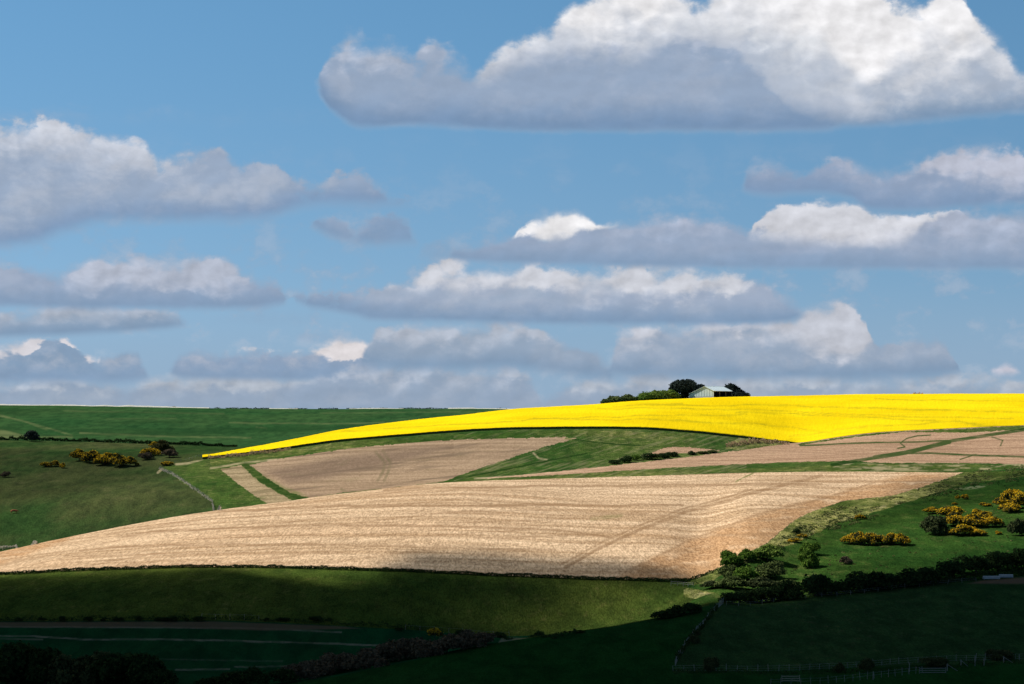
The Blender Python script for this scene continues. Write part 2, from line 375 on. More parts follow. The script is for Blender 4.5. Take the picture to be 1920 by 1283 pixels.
cls[up & inpoly(jx, jy, [(1360, 842), (1375, 828), (1390, 818), (1490, 826), (1480, 834), (1400, 845)]) & (cls == 'meadow')] = 'tussock'
# strip between meadow and tan field bottom right
cls[(kk == 10) & (cls == 'meadow') & (segd(jx, jy, [(400, 866), (640, 836), (850, 820), (1100, 812), (1300, 820)]) < 6)] = 'verge'

# marks worn into the ground (tramlines, tracks, weeds, chalk)
def linemask(P, w, kr, soft=1.2, wob=1.0, br=1.0):
    m = (rowV >= kr[0]) & (rowV <= kr[1]); out = np.zeros(PX.shape)
    xs = [p[0] for p in P]; ys = [p[1] for p in P]
    m &= (PX > min(xs)-8) & (PX < max(xs)+8) & (PYv > min(ys)-8) & (PYv < max(ys)+8)
    d = segd(PX[m], PYv[m]+wob*fbm(PX[m]/40, PYv[m]*0+3, 2), P)
    brk = 1-.55*br+br*.75*ss(-.3, .35, fbm(PX[m]/17+w*9, PYv[m]/2.5, 4)); out[m] = (1-ss(w*.5, w*.5+soft, d))*np.clip(brk, 0, 1); return out
def polymask(P, kr, soft=6):
    m = (rowV >= kr[0]) & (rowV <= kr[1]); out = np.zeros(PX.shape)
    ins = inpoly(PX[m], PYv[m], P); d = segd(PX[m], PYv[m], P+[P[0]])
    out[m] = np.where(ins, ss(0, soft, d), 0); return out
rowV = np.broadcast_to(np.concatenate([rowk, [KN]])[:, None], PX.shape)
md = np.zeros(PX.shape); mg = md.copy(); mp = md.copy(); mr = md.copy()
T7 = (7, 7)
for P, w, a in [([(720, 920), (780, 915), (900, 913), (1280, 909.5), (1540, 908)], 2.2, .9), ([(300, 966), (480, 956), (640, 949), (960, 947), (1280, 948)], 2.5, .9),
             ([(230, 1008), (290, 997), (460, 989), (640, 985), (860, 987), (960, 990), (1080, 998), (1150, 1008)], 2.4, .9), ([(150, 1032), (213, 1026), (420, 1020), (633, 1022), (860, 1026), (1040, 1032)], 2, .8),
             ([(1080, 962), (1210, 965)], 1.6, .7), ([(120, 1044), (400, 1037), (640, 1038)], 1.6, .5), ([(560, 966), (900, 962), (1200, 962)], 1.4, .35), ([(420, 1004), (700, 1004), (980, 1010)], 1.4, .35),
             ([(1060, 1064), (1110, 1035), (1160, 1010), (1290, 959), (1420, 923), (1500, 903), (1540, 891)], 4, 1), ([(1050, 1060), (1100, 1032), (1150, 1006), (1280, 955), (1410, 919)], 1.5, .9),
             ([(1180, 1072), (1300, 1010), (1420, 966), (1560, 930), (1640, 905)], 2, .7), ([(200, 1003), (300, 985), (420, 965)], 2, .4)]:
    md = np.maximum(md, a*.85*linemask(P, w*1.1, T7, 2.0, 2.2, .7))
rag = np.clip(.75+.9*fbm(PX/30, PYv/4, 4), 0, 1.2)
mr = np.maximum(mr, np.clip(polymask(SR, T7, 22)*rag*1.25, 0, .95)*(~inpoly(PX, PYv, TR)))
mr = np.maximum(mr, np.clip(polymask([(-400, 900), (175, 997), (125, 1020), (0, 1066), (-400, 1230)], T7, 12)*rag, 0, .9))
# light work rows following the contour of the tan hill
vv = (PYv-np.interp(PX, cols, (HY-KZ[8]/KY[8]*F)))
md = np.maximum(md, np.where(rowV == 7, .5*ss(.15, .5, fbm(PX/260, vv/3.1, 3)), 0))
mg = np.maximum(mg, .7*linemask([(1380, 903), (1412, 888)], 1.5, T7)); mg = np.maximum(mg, .35*linemask([(1110, 973), (1165, 966)], 3, T7, 4))
R8 = (8, 10)
for P, w in [([(1560, 872), (1593, 866), (1697, 850), (1780, 828), (1847, 817), (1920, 806), (2000, 798)], 5), ([(1640, 858), (1697, 849), (1780, 829)], 7), ([(1695, 850), (1740, 850), (1800, 853), (1920, 857), (2100, 862)], 2.5), ([(1500, 836), (1600, 831), (1700, 829), (1790, 826)], 1.8),
             ([(1683, 841), (1697, 838), (1688, 831), (1700, 822), (1720, 817), (1745, 816)], 1.2), ([(1800, 862), (1830, 852)], 1), ([(1860, 820), (1880, 826), (1876, 836)], 1),
             ([(1060, 822), (1120, 830), (1200, 836)], 1.2), ([(880, 893), (1000, 870), (1100, 850)], 1.5)]:
    mg = np.maximum(mg, .95*linemask(P, w, R8, 1.2, 1.0, .35))
mg = np.maximum(mg, .6*linemask([(462, 874), (490, 896), (530, 920), (570, 935)], 8, R8, 7, 3))
for P in ([(705, 848), (722, 868), (718, 885), (708, 902)], [(718, 846), (732, 868), (728, 885), (720, 902)], [(640, 918), (655, 926)]):
    md = np.maximum(md, .5*linemask(P, 2, R8, 3)); mg = np.maximum(mg, .2*linemask(P, 2, R8, 3))
md = np.maximum(md, np.where((rowV >= 8) & (rowV <= 10) & (PX > 1000), .45*ss(.15, .45, fbm(PX/220+9, (PYv-.04*PX)/2.2, 3)), 0))
md = np.maximum(md, np.where((rowV >= 8) & (rowV <= 10) & (PX < 1000), .7*ss(.12, .5, fbm(PX/120+9, (PYv+.12*PX)/5, 4)), 0))
mr = np.maximum(mr, .9*polymask([(480, 880), (640, 850), (840, 830), (860, 840), (760, 870), (600, 905), (540, 915)], R8, 14))
for P, w in [([(330, 871), (352, 869), (380, 861)], 2.5), ([(395, 878), (430, 873), (455, 868), (520, 861)], 2), ([(890, 897), (960, 893), (1050, 886), (1140, 876)], 1.6), ([(1000, 850), (1010, 860), (1025, 862)], 1.5), ([(296, 886), (304, 880)], 3)]:
    mp = np.maximum(mp, .85*linemask(P, w, R8, 1.5))
mp = np.maximum(mp, np.where((rowV >= 8) & (rowV <= 10) & (PX > 850) & (PX < 1400), .3*ss(.0, .6, fbm(PX/34+9, (PYv+.32*PX)/1.9, 4)), 0))
for P, w, a in [([(0, 780), (45, 790), (90, 803), (135, 817)], 1.6, .7), ([(-60, 772), (0, 778), (50, 792), (88, 806)], 1.2, .5), ([(150, 812), (300, 818), (470, 821)], 1.8, .6), ([(430, 793), (640, 795)], 1, .5), ([(480, 801), (500, 803)], 1, .5), ([(640, 795), (720, 792)], 1, .5), ([(70, 819), (135, 820)], 2, .6), ([(120, 771), (420, 776)], 1.5, .25), ([(200, 786), (330, 785)], 2, .2), ([(600, 775), (900, 772)], 1.2, .25)]:
    mp = np.maximum(mp, a*linemask(P, w, (14, 14), 1.5))
mp = np.maximum(mp, .8*polymask([(-60, 800), (10, 805), (48, 815), (70, 824), (-60, 824)], (13, 14), 4))
mg = np.maximum(mg, np.where(rowV == 14, .5*ss(.1, .5, fbm(PX/300, PYv/6, 3)), 0))
for P, w, a in [([(-100, 1175), (150, 1176), (480, 1178), (560, 1182), (640, 1186)], 1.5, .6), ([(-100, 1193), (60, 1193), (150, 1199), (300, 1199), (460, 1202), (640, 1208), (760, 1212)], 1.6, .7), ([(-100, 1197), (80, 1199)], 1.2, .5), ([(330, 1256), (430, 1255)], 2, .55), ([(290, 1236), (530, 1240)], 1, .22), ([(440, 1251), (545, 1249)], 1.4, .5)]:
    mp = np.maximum(mp, a*linemask(P, w, (3, 5), 1.5))
mp = np.maximum(mp, .75*polymask([(1560, 864), (1660, 868), (1820, 868), (1960, 862), (1960, 878), (1830, 886), (1640, 886), (1560, 880)], (8, 9), 5)*ss(-.1, .3, fbm(PX/22, PYv/2.2, 4)))
mr = np.maximum(mr, .7*polymask([(-200, 1166), (400, 1164), (640, 1173), (700, 1180), (500, 1184), (300, 1178), (-200, 1178)], (5, 5), 3))
mr = np.maximum(mr, .9*polymask([(1800, 1096), (1840, 1087), (1930, 1080), (2100, 1068), (2100, 1095), (1900, 1097)], (3, 4), 4))
mp = np.maximum(mp, .5*polymask([(940, 1194), (1003, 1196), (1080, 1187), (1090, 1200), (930, 1210)], (4, 6), 3))
for P, w in [([(1798, 917), (1830, 914), (1846, 911)], 2.5), ([(1635, 957), (1650, 953), (1660, 949)], 2.5), ([(1680, 944), (1692, 942)], 2), ([(1580, 974), (1606, 969)], 2.5), ([(1512, 1001), (1524, 998)], 2), ([(1310, 1112), (1340, 1116), (1362, 1121)], 2.2)]:
    mp = np.maximum(mp, .6*linemask(P, w, (6, 8), 2.5, 1)*(fbm(PX/7, PYv/2, 3) > -.05))
for P, w in [([(1280, 762), (1150, 765), (1400, 764), (1600, 768), (1920, 778)], 1.3), ([(1380, 778), (1560, 783), (1900, 802)], 1.3), ([(640, 814), (860, 799), (1100, 786), (1400, 782)], 1.0), ([(1000, 790), (1200, 791), (1420, 800), (1560, 815)], 1.1), ([(1120, 770), (1350, 771), (1700, 785), (1900, 790)], .9), ([(1480, 824), (1600, 806), (1800, 794)], 1.0), ([(1640, 752), (1920, 757)], .9)]:
    md = np.maximum(md, .55*linemask(P, w, (11, 11), 1.5, 3))

names = dict(near=('pasture', 'near'), near2=('grazed_field', 'near2'), valley=('crop_field', 'valley'), mid=('pasture', 'mid'), gorse_slope=('hillside', 'gorse_slope'), tussock=('rough_ground', 'tussock'),
             left=('pasture', 'left'), meadow=('meadow', 'meadow'), verge=('field_verge', 'verge'), far=('crop_field', 'far'), stub=('stubble_field', 'stub'), brown=('bare_field', 'brown'),
             brown2=('bare_field', 'brown2'), strip=('bare_strip', 'strip'), rape=('rapeseed_field', 'rape'), hills=('hills', 'hills'))
nR, nC = PX.shape
idx = np.arange(nR*nC).reshape(nR, nC)
quads = np.stack([idx[:-1, :-1], idx[:-1, 1:], idx[1:, 1:], idx[1:, :-1]], -1).reshape(-1, 4)
VA = np.stack([Xs, Ys, Zs], -1).reshape(-1, 3)
cf = cls.reshape(-1)
AT = dict(m_dark=md, m_green=mg, m_pale=mp, m_red=mr)
# gentle extra relief on tussocky ground
for key, (nm, mk) in names.items():
    q = quads[cf == key]
    if not len(q): continue
    u, inv = np.unique(q, return_inverse=True); V = VA[u].copy(); Q = inv.reshape(-1, 4)
    mats = [M[mk]]; mi = None
    if key == 'tussock':
        e = np.sort(np.concatenate([Q[:, [0, 1]], Q[:, [1, 2]], Q[:, [2, 3]], Q[:, [3, 0]]]), 1)
        uq, ct = np.unique(e[:, 0].astype(np.int64)*len(V)+e[:, 1], return_counts=True); uq = uq[ct == 1]
        fr = np.ones(len(V)); fr[uq//len(V)] = 0; fr[uq % len(V)] = 0
        V[:, 2] += fr*.35*np.abs(fbm(V[:, 0]/1.6, V[:, 1]/2.2, 3))*1.2
    if key == 'rape':
        pv = V[:, 0]/V[:, 1]*F+960; K10 = pchip([a[0] for a in LN[11]], [a[1] for a in LN[11]], pv); low = ss(1470, 1500, pv)*(1-ss(4, 16, V[:, 1]-K10)); V[:, 2] += (1-.97*low)*(1.0+.12*fbm(V[:, 0]/.7, V[:, 1]/1.5, 2))
        e = np.concatenate([Q[:, [0, 1]], Q[:, [1, 2]], Q[:, [2, 3]], Q[:, [3, 0]]])
        key2 = np.sort(e, 1); kq = key2[:, 0].astype(np.int64)*len(V)+key2[:, 1]
        uq, ix, ct = np.unique(kq, return_index=True, return_counts=True)
        be = e[ix[ct == 1]]; n0 = len(V); lo = V.copy(); lo[:, 2] -= 1.3
        V = np.concatenate([V, lo]); side = np.stack([be[:, 1], be[:, 0], be[:, 0]+n0, be[:, 1]+n0], -1)
        mi = np.concatenate([np.zeros(len(Q)), np.ones(len(side))]); Q = np.concatenate([Q, side]); mats = [M['rape'], M['stem']]
    o = mesh_np(nm, V, Q, mats, smooth=True, mi=mi)
    if key != 'rape':
        for an, A in AT.items():
            a = o.data.attributes.new(an, 'FLOAT', 'POINT'); a.data.foreach_set('value', A.reshape(-1)[u].astype(np.float32))
    else:
        a = o.data.attributes.new('m_dark', 'FLOAT', 'POINT'); a.data.foreach_set('value', np.concatenate([md.reshape(-1)[u]]*2).astype(np.float32))
    tag(o, kind='structure')
del quads, VA, cf

# ------------------------------------------------------------------ foliage
def leaves(P, N, size, seed, flat=.0):
    "small quads at points P facing roughly along N"
    r = np.random.RandomState(seed); n = len(P)
    d = N+r.normal(0, .75, (n, 3)); d /= np.linalg.norm(d, axis=1)[:, None]
    h = r.normal(0, 1, (n, 3)); u = np.cross(d, h); u /= np.linalg.norm(u, axis=1)[:, None]; w = np.cross(d, u)
    s = size*(.55+.9*r.rand(n))[:, None]
    u = u*s; w = w*s*(.55+.4*r.rand(n))[:, None]
    V = np.stack([P-u-w*.3, P+u*.2-w, P+u+w*.2, P-u*.1+w], 1).reshape(-1, 3)
    return V, np.arange(4*n).reshape(n, 4)
def lobes(seed, n, kind='bush'):
    r = np.random.RandomState(seed); L = []
    for i in range(n):
        a = r.rand()*6.283; q = math.sqrt(r.rand())
        if kind == 'bush': L.append((.32*q*math.cos(a), .32*q*math.sin(a), .18+.5*r.rand()*(1-.55*q), .17+.13*r.rand()))
        elif kind == 'dome': L.append((.36*q*math.cos(a), .36*q*math.sin(a), .2+.42*(1-q*q)*(.5+.5*r.rand()), .15+.1*r.rand()))
        else: L.append((.34*q*math.cos(a), .34*q*math.sin(a), .34+.48*r.rand()*(1-.45*q), .13+.13*r.rand()))
    L.append((0, 0, .3, .3) if kind != 'tree' else (0, 0, .5, .27))
    return L
def crown_pts(L, n, seed, zmin=.0, sq=.85):
    r = np.random.RandomState(seed); L = np.array(L); w = L[:, 3]**2; k = r.choice(len(L), n, p=w/w.sum())
    d = r.normal(0, 1, (n, 3)); d /= np.linalg.norm(d, axis=1)[:, None]
    d[:, 2] = np.where((d[:, 2] < -.3), -d[:, 2], d[:, 2])
    rad = L[k, 3][:, None]*(.72+.36*r.rand(n)[:, None])*(1+.18*np.sin(d[:, :1]*9+k[:, None])*np.cos(d[:, 1:2]*8))
    P = L[k, :3]+d*rad*np.array([1, 1, sq]); keep = P[:, 2] > zmin
    return P[keep], d[keep]
def tintfield(P, seed):
    r = np.random.RandomState(seed)
    c = .5+.35*np.sin(P[:, 0]*11+seed)*np.sin(P[:, 1]*9+2*seed)*np.cos(P[:, 2]*12+seed)
    return np.clip(c+r.normal(0, .22, len(P)), 0, 1)
_mc = {}
def crown_mesh(kind, seed, mat, n, size, nl=9):
    key = (kind, seed, mat)
    if key in _mc: return _mc[key]
    L = lobes(seed, nl, kind); P, N = crown_pts(L, n, seed+3, .0 if kind != 'tree' else .12)
    V, Q = leaves(P, N, size, seed+5)
    o = mesh_np(kind+'_leafage', V, Q, LM[mat], tint=tintfield(P, seed)); me = o.data; bpy.data.objects.remove(o)
    _mc[key] = (me, L); return _mc[key]
def stem_mesh(kind, seed, L):
    key = ('stem', kind, seed)
    if key in _mc: return _mc[key]
    mb = MB(); top = .42 if kind == 'tree' else .25
    mb.bar((0, 0, -.12), (.01, 0, top), .035 if kind == 'tree' else .02, 7, .02)
    for l in L[:7]: mb.bar((.01, 0, top*.75), (l[0], l[1], max(l[2], top*.8)), .014, 5, .005)
    o = mb.build('stem_shape', M['bark']); me = o.data; bpy.data.objects.remove(o); _mc[key] = me; return me
def child(name, me, parent):
    o = bpy.data.objects.new(name, me); C.objects.link(o); o.parent = parent; return o
cnt = [0]
def plant(name, px, py, w, h, mat, label, cat, kind='bush', group=None, flowers=0, Y=None, seed=None, dens=1.0, dz=0.0, deep=1.0):
    "a shrub or tree: w and h as seen (photo pixels) at its distance"
    cnt[0] += 1
    s = seed if seed is not None else (cnt[0]*7) % 5+1
    p = ground(px, Y) if Y else at(px, py); k = p[1]/F
    W, H = w*k*(1.05 if kind == 'tree' else 1.15), h*k*(1.1 if kind == 'tree' else 1.4)
    root = empty(name, (p[0], p[1]+(.3*W if not Y else 0), 0), rnd.random()*6.28)
    root.location.z = zat(root.location.x, root.location.y)-.08*H+dz
    root.scale = (W, W*deep, H); tag(root, label, cat, group)
    me, L = crown_mesh(kind, s, mat, int(3600*dens), .034 if kind != 'tree' else .026, 9 if kind != 'tree' else 15)
    fo = child('crown' if kind == 'tree' else 'foliage', me, root)
    child('trunk' if kind == 'tree' else 'stem', stem_mesh(kind, s, L), root)
    if flowers:
        key = ('fl', kind, s, round(flowers, 1))
        if key not in _mc:
            P, N = crown_pts(L, int(7000*flowers), s+50, .05, .88); c = P[:, 0]*0
            r = np.random.RandomState(s); cl = np.sin(P[:, 0]*13+s)+np.sin(P[:, 1]*11-s)+np.sin(P[:, 2]*12+2*s)
            kp = (cl > -1.5+.9*r.rand(len(P))) & (N[:, 2] > -.25); P = P[kp]*1.03; N = N[kp]
            V, Q = leaves(P, N, .021, s+9); P2, N2 = crown_pts(L, int(3600*dens), s+3, .0); V2, Q2 = leaves(P2, N2, .034, s+5)
            o = mesh_np('flower_shape', np.concatenate([V, V2]), np.concatenate([Q, Q2+len(V)]), [LM['flower'], LM[mat]], tint=np.concatenate([r.rand(len(P)), tintfield(P2, s)]), mi=np.concatenate([np.zeros(len(Q)), np.ones(len(Q2))])); _mc[key] = o.data; bpy.data.objects.remove(o)
        fo.data = _mc[key]
    return root
def hedge(name, path, hgt, wdt, mat, label, cat, dens=14, size=.22, group=None, var=.5, kind=None, gaps=0, yoff=0.):
    "a continuous hedge or fringe along photo-pixel path laid on the land"
    W = [at(x, y) if len(q) == 0 else ground(x, q[0]) for x, y, *q in path]
    W = np.array(W); W[:, 1] += yoff; seg = np.linalg.norm(np.diff(W[:, :2], axis=0), axis=1); T = seg.sum()
    n = int(T*dens*hgt*max(wdt, .6)); r = np.random.RandomState(len(label)+n)
    s = np.sort(r.rand(n))*T; cs = np.concatenate([[0], np.cumsum(seg)]); k = np.clip(np.searchsorted(cs, s)-1, 0, len(seg)-1); t = (s-cs[k])/seg[k]
    X = W[k, 0]+t*(W[k+1, 0]-W[k, 0]); Y = W[k, 1]+t*(W[k+1, 1]-W[k, 1])
    prof = hgt*(1-var+2*var*np.clip(.5+vn(s/2.3, s*0+hgt*7)+.6*vn(s/.8, s*0+3), 0, 1))
    if gaps: keep = vn(s/6, s*0+50)+.5 > gaps; X, Y, prof = X[keep], Y[keep], prof[keep]; n = len(X)
    a = r.rand(n)*math.pi; q = .6+.45*r.rand(n)
    X = X+r.normal(0, .15, n); Y = Y+np.cos(a)*wdt*.5*q; Zr = np.sin(a)**.6*prof*q
    z = height(X/Y*F+960, Y); P = np.stack([X, Y, z+Zr], 1); N = np.stack([r.normal(0, .4, n), np.cos(a), np.sin(a)], 1)
    o0 = P.mean(0).copy(); o0[2] = z.min()
    V, Q = leaves(P-o0, N, size, 3+n % 7)
    tn = np.clip(.5+.9*vn(s[:n]/1.7, Zr*2)+r.normal(0, .2, n), 0, 1)
    root = empty(name, tuple(o0)); tag(root, label, cat, group, kind)
    mesh_np('foliage', V, Q, LM[mat], parent=root, tint=tn)
    if kind == 'stuff':
        ch = root.children[0] if root.children else [c for c in C.objects if c.parent == root][0]
        ch.parent = None; ch.location = tuple(o0); ch.name = name+'_tmp'
        for kk_ in ('label', 'category', 'kind'):
            if kk_ in root: ch[kk_] = root[kk_]
        bpy.data.objects.remove(root); ch.name = name; return ch
    return root

# --- trees and shrubs on the ridge by the barn
RD = 1208
plant('pine_tree', 1283, 0, 58, 50, 'pine', 'tall dark tree against the sky, immediately left of the barn, its crown two-humped', 'tree', 'tree', Y=RD+6, seed=6, dens=3)
plant('pine_tree', 1306, 0, 40, 40, 'pine', 'dark tree half hidden behind the barn gable', 'tree', 'tree', Y=RD+16, seed=4, dens=3)
plant('shrub', 1268, 0, 38, 26, 'pine', 'low dark shrub filling the foot of the tall tree left of the barn', 'shrub', 'bush', Y=RD+14, seed=3)
plant('pine_tree', 1378, 0, 52, 36, 'pine', 'dark spreading tree behind the open right end of the barn', 'tree', 'bush', Y=RD+20, seed=5, dens=2)
plant('shrub', 1393, 0, 26, 20, 'pine', 'small dark shrub at the right foot of the tree behind the barn', 'shrub', 'bush', Y=RD+12, seed=1)
plant('shrub', 1156, 0, 50, 25, 'olive', 'olive green shrub at the left end of the ridge thicket', 'shrub', 'dome', Y=1188, seed=1)
plant('shrub', 1180, 0, 42, 22, 'olive', 'broad olive shrub, second from the left on the ridge', 'shrub', 'dome', Y=1190, seed=2)
plant('shrub', 1205, 0, 38, 23, 'green', 'darker green shrub between the olive shrub and the pale green ones on the ridge', 'shrub', 'bush', Y=1190, seed=3)
plant('shrub', 1228, 0, 46, 26, 'bright', 'bright yellow-green shrub in the middle of the ridge thicket', 'shrub', 'bush', Y=1192, seed=4)
plant('shrub', 1252, 0, 44, 25, 'bright', 'bright green shrub touching the tall dark tree on the ridge', 'shrub', 'dome', Y=1194, seed=5)
for i in range(3): plant('weed', (1138, 1262, 1410)[i], 0, 14, 7, ('olive', 'olive', 'pine')[i], ('scrubby weed clump ending the ridge thicket on the left', 'low weed clump in front of the tall dark tree', 'tiny dark clump on the rapeseed skyline right of the barn')[i], 'plant', Y=(1186, 1196, 1222)[i])

# --- barn
def barn():
    Y = 1197; px = 1338; x0, y0, z0 = ground(px, Y); z0 += .75
    r = empty('barn', (x0, y0, z0)); tag(r, 'pale grey-green metal field barn with open bays on the ridge above the rapeseed', 'barn')
    # local frame: corner at origin, gable runs to the left/back, open side to the right/back
    ga = math.radians(180-38); oa = math.radians(90-38)-0.02
    G = np.array([math.cos(ga), math.sin(ga), 0]); O = np.array([math.cos(oa), math.sin(oa), 0]); U = np.array([0, 0, 1.])
    wG = 43/F*Y/abs(G[0]); wO = 39/F*Y/abs(O[0]); eave = 3.7; ridge = 6.0; lo = 2.1
    PT = lambda g, o, z: tuple(G*g+O*o+U*z)
    mG = flat_mat('barn_cladding', (.60, .68, .64), .12, 1.2, .6, sc=(6, 6, .35)); mR = flat_mat('barn_roof_sheet', (.66, .74, .72), .1, 1.5, .5, sc=(1, 1, 4))
    mI = flat_mat('barn_inside_shade', (.05, .05, .05), .3, 1); mC = flat_mat('concrete_block', (.42, .42, .41), .15, 3)  # near-black inside colour carries the shade of the open bays
    rg = wG*.36
    # gable wall: slab with thickness
    def wall(o_, name, mat, zb=0):
        mb = MB(); pts = [(0.05, zb), (0.05, eave), (rg, ridge), (wG-.05, lo), (wG-.05, zb)]
        a = [PT(g, o_, z) for g, z in pts]; b = [PT(g, o_+.12, z) for g, z in pts]; n = len(a)
        mb.v = a+b; mb.f = [tuple(range(n)), tuple(range(2*n-1, n-1, -1))]+[(i, i+n, (i+1) % n+n, (i+1) % n) for i in range(n)]
        return mb.build(name, mat, r)
    wall(.1, 'gable_wall', mG, .9); wall(wO-.3, 'gable_wall', mI, .0)
    mb = MB()   # block plinth under the gable
    a = [PT(.0, .05, -.5), PT(wG, .05, -.5), PT(wG, .05, .9), PT(0, .05, .9)]; b = [PT(.0, .3, -.5), PT(wG, .3, -.5), PT(wG, .3, .9), PT(0, .3, .9)]
    mb.v = a+b; mb.f = [(0, 1, 2, 3), (7, 6, 5, 4), (0, 4, 5, 1), (1, 5, 6, 2), (2, 6, 7, 3), (3, 7, 4, 0)]; mb.build('plinth', mC, r)
    mb = MB()   # back wall
    a = [PT(wG, .1, -.5), PT(wG, wO-.1, -.5), PT(wG, wO-.1, lo), PT(wG, .1, lo)]; b = [PT(wG-.15, .1, -.5), PT(wG-.15, wO-.1, -.5), PT(wG-.15, wO-.1, lo), PT(wG-.15, .1, lo)]
    mb.v = a+b; mb.f = [(0, 1, 2, 3), (7, 6, 5, 4), (0, 4, 5, 1), (1, 5, 6, 2), (2, 6, 7, 3), (3, 7, 4, 0)]; mb.build('back_wall', mI, r)
    def slope(g0, z0_, g1, z1):
        mb = MB(); a = [PT(g0, -.35, z0_), PT(g1, -.35, z1), PT(g1, wO+.3, z1), PT(g0, wO+.3, z0_)]; b = [tuple(np.array(p)+U*.14) for p in a]
        mb.v = a+b; mb.f = [(0, 3, 2, 1), (4, 5, 6, 7), (0, 1, 5, 4), (1, 2, 6, 5), (2, 3, 7, 6), (3, 0, 4, 7)]; return mb
    s1 = slope(-.35, eave-.15, rg, ridge+.03); rf = s1.build('roof', mR, r)
    s2 = slope(wG+.3, lo-.1, rg+.001, ridge+.03); s2.build('roof', mR, r)
    mS = flat_mat('barn_seam', (.30, .36, .33), .2, 3)
    for g in np.linspace(.9, wG-.9, 9):
        top = eave+(ridge-eave)*g/rg if g < rg else ridge+(lo-ridge)*(g-rg)/(wG-rg)
        mb = MB(); mb.bar(PT(g, .06, .92), PT(g, .06, top-.1), .035, 4); mb.build('sheet_seam', mS, r)
    rb = MB(); rb.bar(PT(rg, -.38, ridge+.15), PT(rg, wO+.32, ridge+.15), .1, 6); rb.build('ridge_cap', mR, rf)
    mP = flat_mat('barn_post', (.36, .27, .19), .25, 3)
    for o_ in (wO*.34, wO*.67, wO-.12):
        mb = MB(); mb.bar(PT(.12, o_, -.5), PT(.12, o_, eave-.02), .17, 4); mb.build('post', mP, r)
    mb = MB(); mb.bar(PT(.1, .12, eave-.2), PT(.1, wO-.05, eave-.2), .12, 4); mb.build('eaves_beam', mP, r)
barn()

# --- left side
plant('bush', 57, 829, 27, 27, 'pine', 'round dark bush standing alone by the far hedge at the left', 'bush', 'bush', seed=2)
hedge('hedge', [(-60, 825), (0, 825.5), (100, 827), (200, 830), (260, 832), (330, 834), (400, 837), (445, 838)], 1.5, 1.8, 'hedge', 'long low dark hedge under the far green crop at the left', 'hedge', 20, .3)
GL = 'gorse bushes on the left pasture'
for px, py, w, h, lab in [(85, 877, 20, 13, 'small yellow gorse bush, leftmost of the group of three'), (101, 876, 20, 14, 'round brownish gorse bush in the middle of the small group of three'), (115, 879, 13, 12, 'tiny bright gorse bush at the right of the small group'),
                          (146, 866, 36, 26, 'yellow-topped gorse at the left end of the large clump'), (172, 870, 38, 28, 'olive brown gorse inside the large clump, left of its middle'), (192, 874, 34, 26, 'golden gorse low in front of the large clump'), (205, 866, 30, 20, 'dark half flowering gorse at the back of the large clump'),
                          (222, 877, 38, 28, 'tall gorse with yellow top toward the right of the large clump'), (242, 876, 24, 22, 'gorse at the right end of the large clump'), (256, 874, 9, 7, 'tiny yellow gorse seedling right of the large clump'),
                          (281, 856, 34, 20, 'brightest golden gorse beside the brown thicket'), (288, 838, 16, 12, 'small golden gorse touching the far hedge')]:
    plant('gorse_bush', px, py, w, h, 'gorse', lab, 'gorse', 'dome', GL, flowers=.6 if 'bright' in lab or 'golden' in lab else .33)
plant('thicket', 303, 850, 38, 28, 'gorse', 'brown leafless thicket behind the golden gorse', 'shrub', 'bush')
plant('thicket', 316, 859, 30, 20, 'dead', 'brown thicket at the right end by the hedge', 'shrub', 'bush')
plant('thicket', 272, 863, 24, 16, 'dead', 'small brown thorn in front of the golden gorse', 'shrub', 'bush')
plant('gorse_bush', 312, 874, 22, 10, 'gorse', 'low golden gorse at the corner of the pale fence', 'gorse', 'dome', GL, flowers=.6)
plant('thorn', 8, 896, 16, 14, 'dead', 'bare brown thorn bush near the left edge of the pasture', 'shrub', 'bush')
hedge('dry_grass', [(-80, 1045), (0, 1031), (30, 1026), (68, 1021)], .9, 1.2, 'straw', 'pale dry reeds along the crest of the tan field', 'dry grass', 30, .18, kind='stuff')
# cow
def cow():
    p = at(26, 963); r = empty('cow', (p[0], p[1], p[2]), 0); tag(r, 'red-brown cow grazing on the left pasture', 'cow')
    me = bpy.data.meshes.new('cow_body')
    V = [(0, 0, 1.0), (.55, 0, 1.02), (.95, 0, 1.05), (1.3, 0, 1.0), (1.55, 0, .85), (1.8, 0, .68), (-.55, 0, 1.03), (-.95, 0, 1.06)]
    R = [.36, .35, .3, .19, .15, .09, .36, .3]; E = [(0, 1), (1, 2), (2, 3), (3, 4), (4, 5), (0, 6), (6, 7)]
    for sx, b in ((.8, 2), (-.85, 7)):
        for sy in (-.2, .2):
            n = len(V); bx = .06 if sx > 0 else -.1
            V += [(sx, sy, .72), (sx+bx, sy, .4), (sx+bx*.3, sy, .02)]; R += [.16, .08, .07]; E += [(b, n), (n, n+1), (n+1, n+2)]
    n = len(V); V += [(-1.2, 0, 1.0), (-1.25, 0, .5)]; R += [.05, .04]; E += [(7, n), (n, n+1)]
    for sy in (-1, 1):
        n = len(V); V.append((1.5, sy*.24, .98)); R.append(.05); E.append((4, n))
    me.from_pydata(V, E, []); o = bpy.data.objects.new('body', me); C.objects.link(o); o.parent = r
    md_ = o.modifiers.new('s', 'SKIN'); sv = me.skin_vertices[0].data
    for i, q in enumerate(R): sv[i].radius = (q, q*1.05)
    sv[0].use_root = True
    o.modifiers.new('u', 'SUBSURF').levels = 1; o.modifiers['u'].render_levels = 1
    me.materials.append(flat_mat('cow_hide', (.28, .08, .035), .2, 3)); return r
cow()

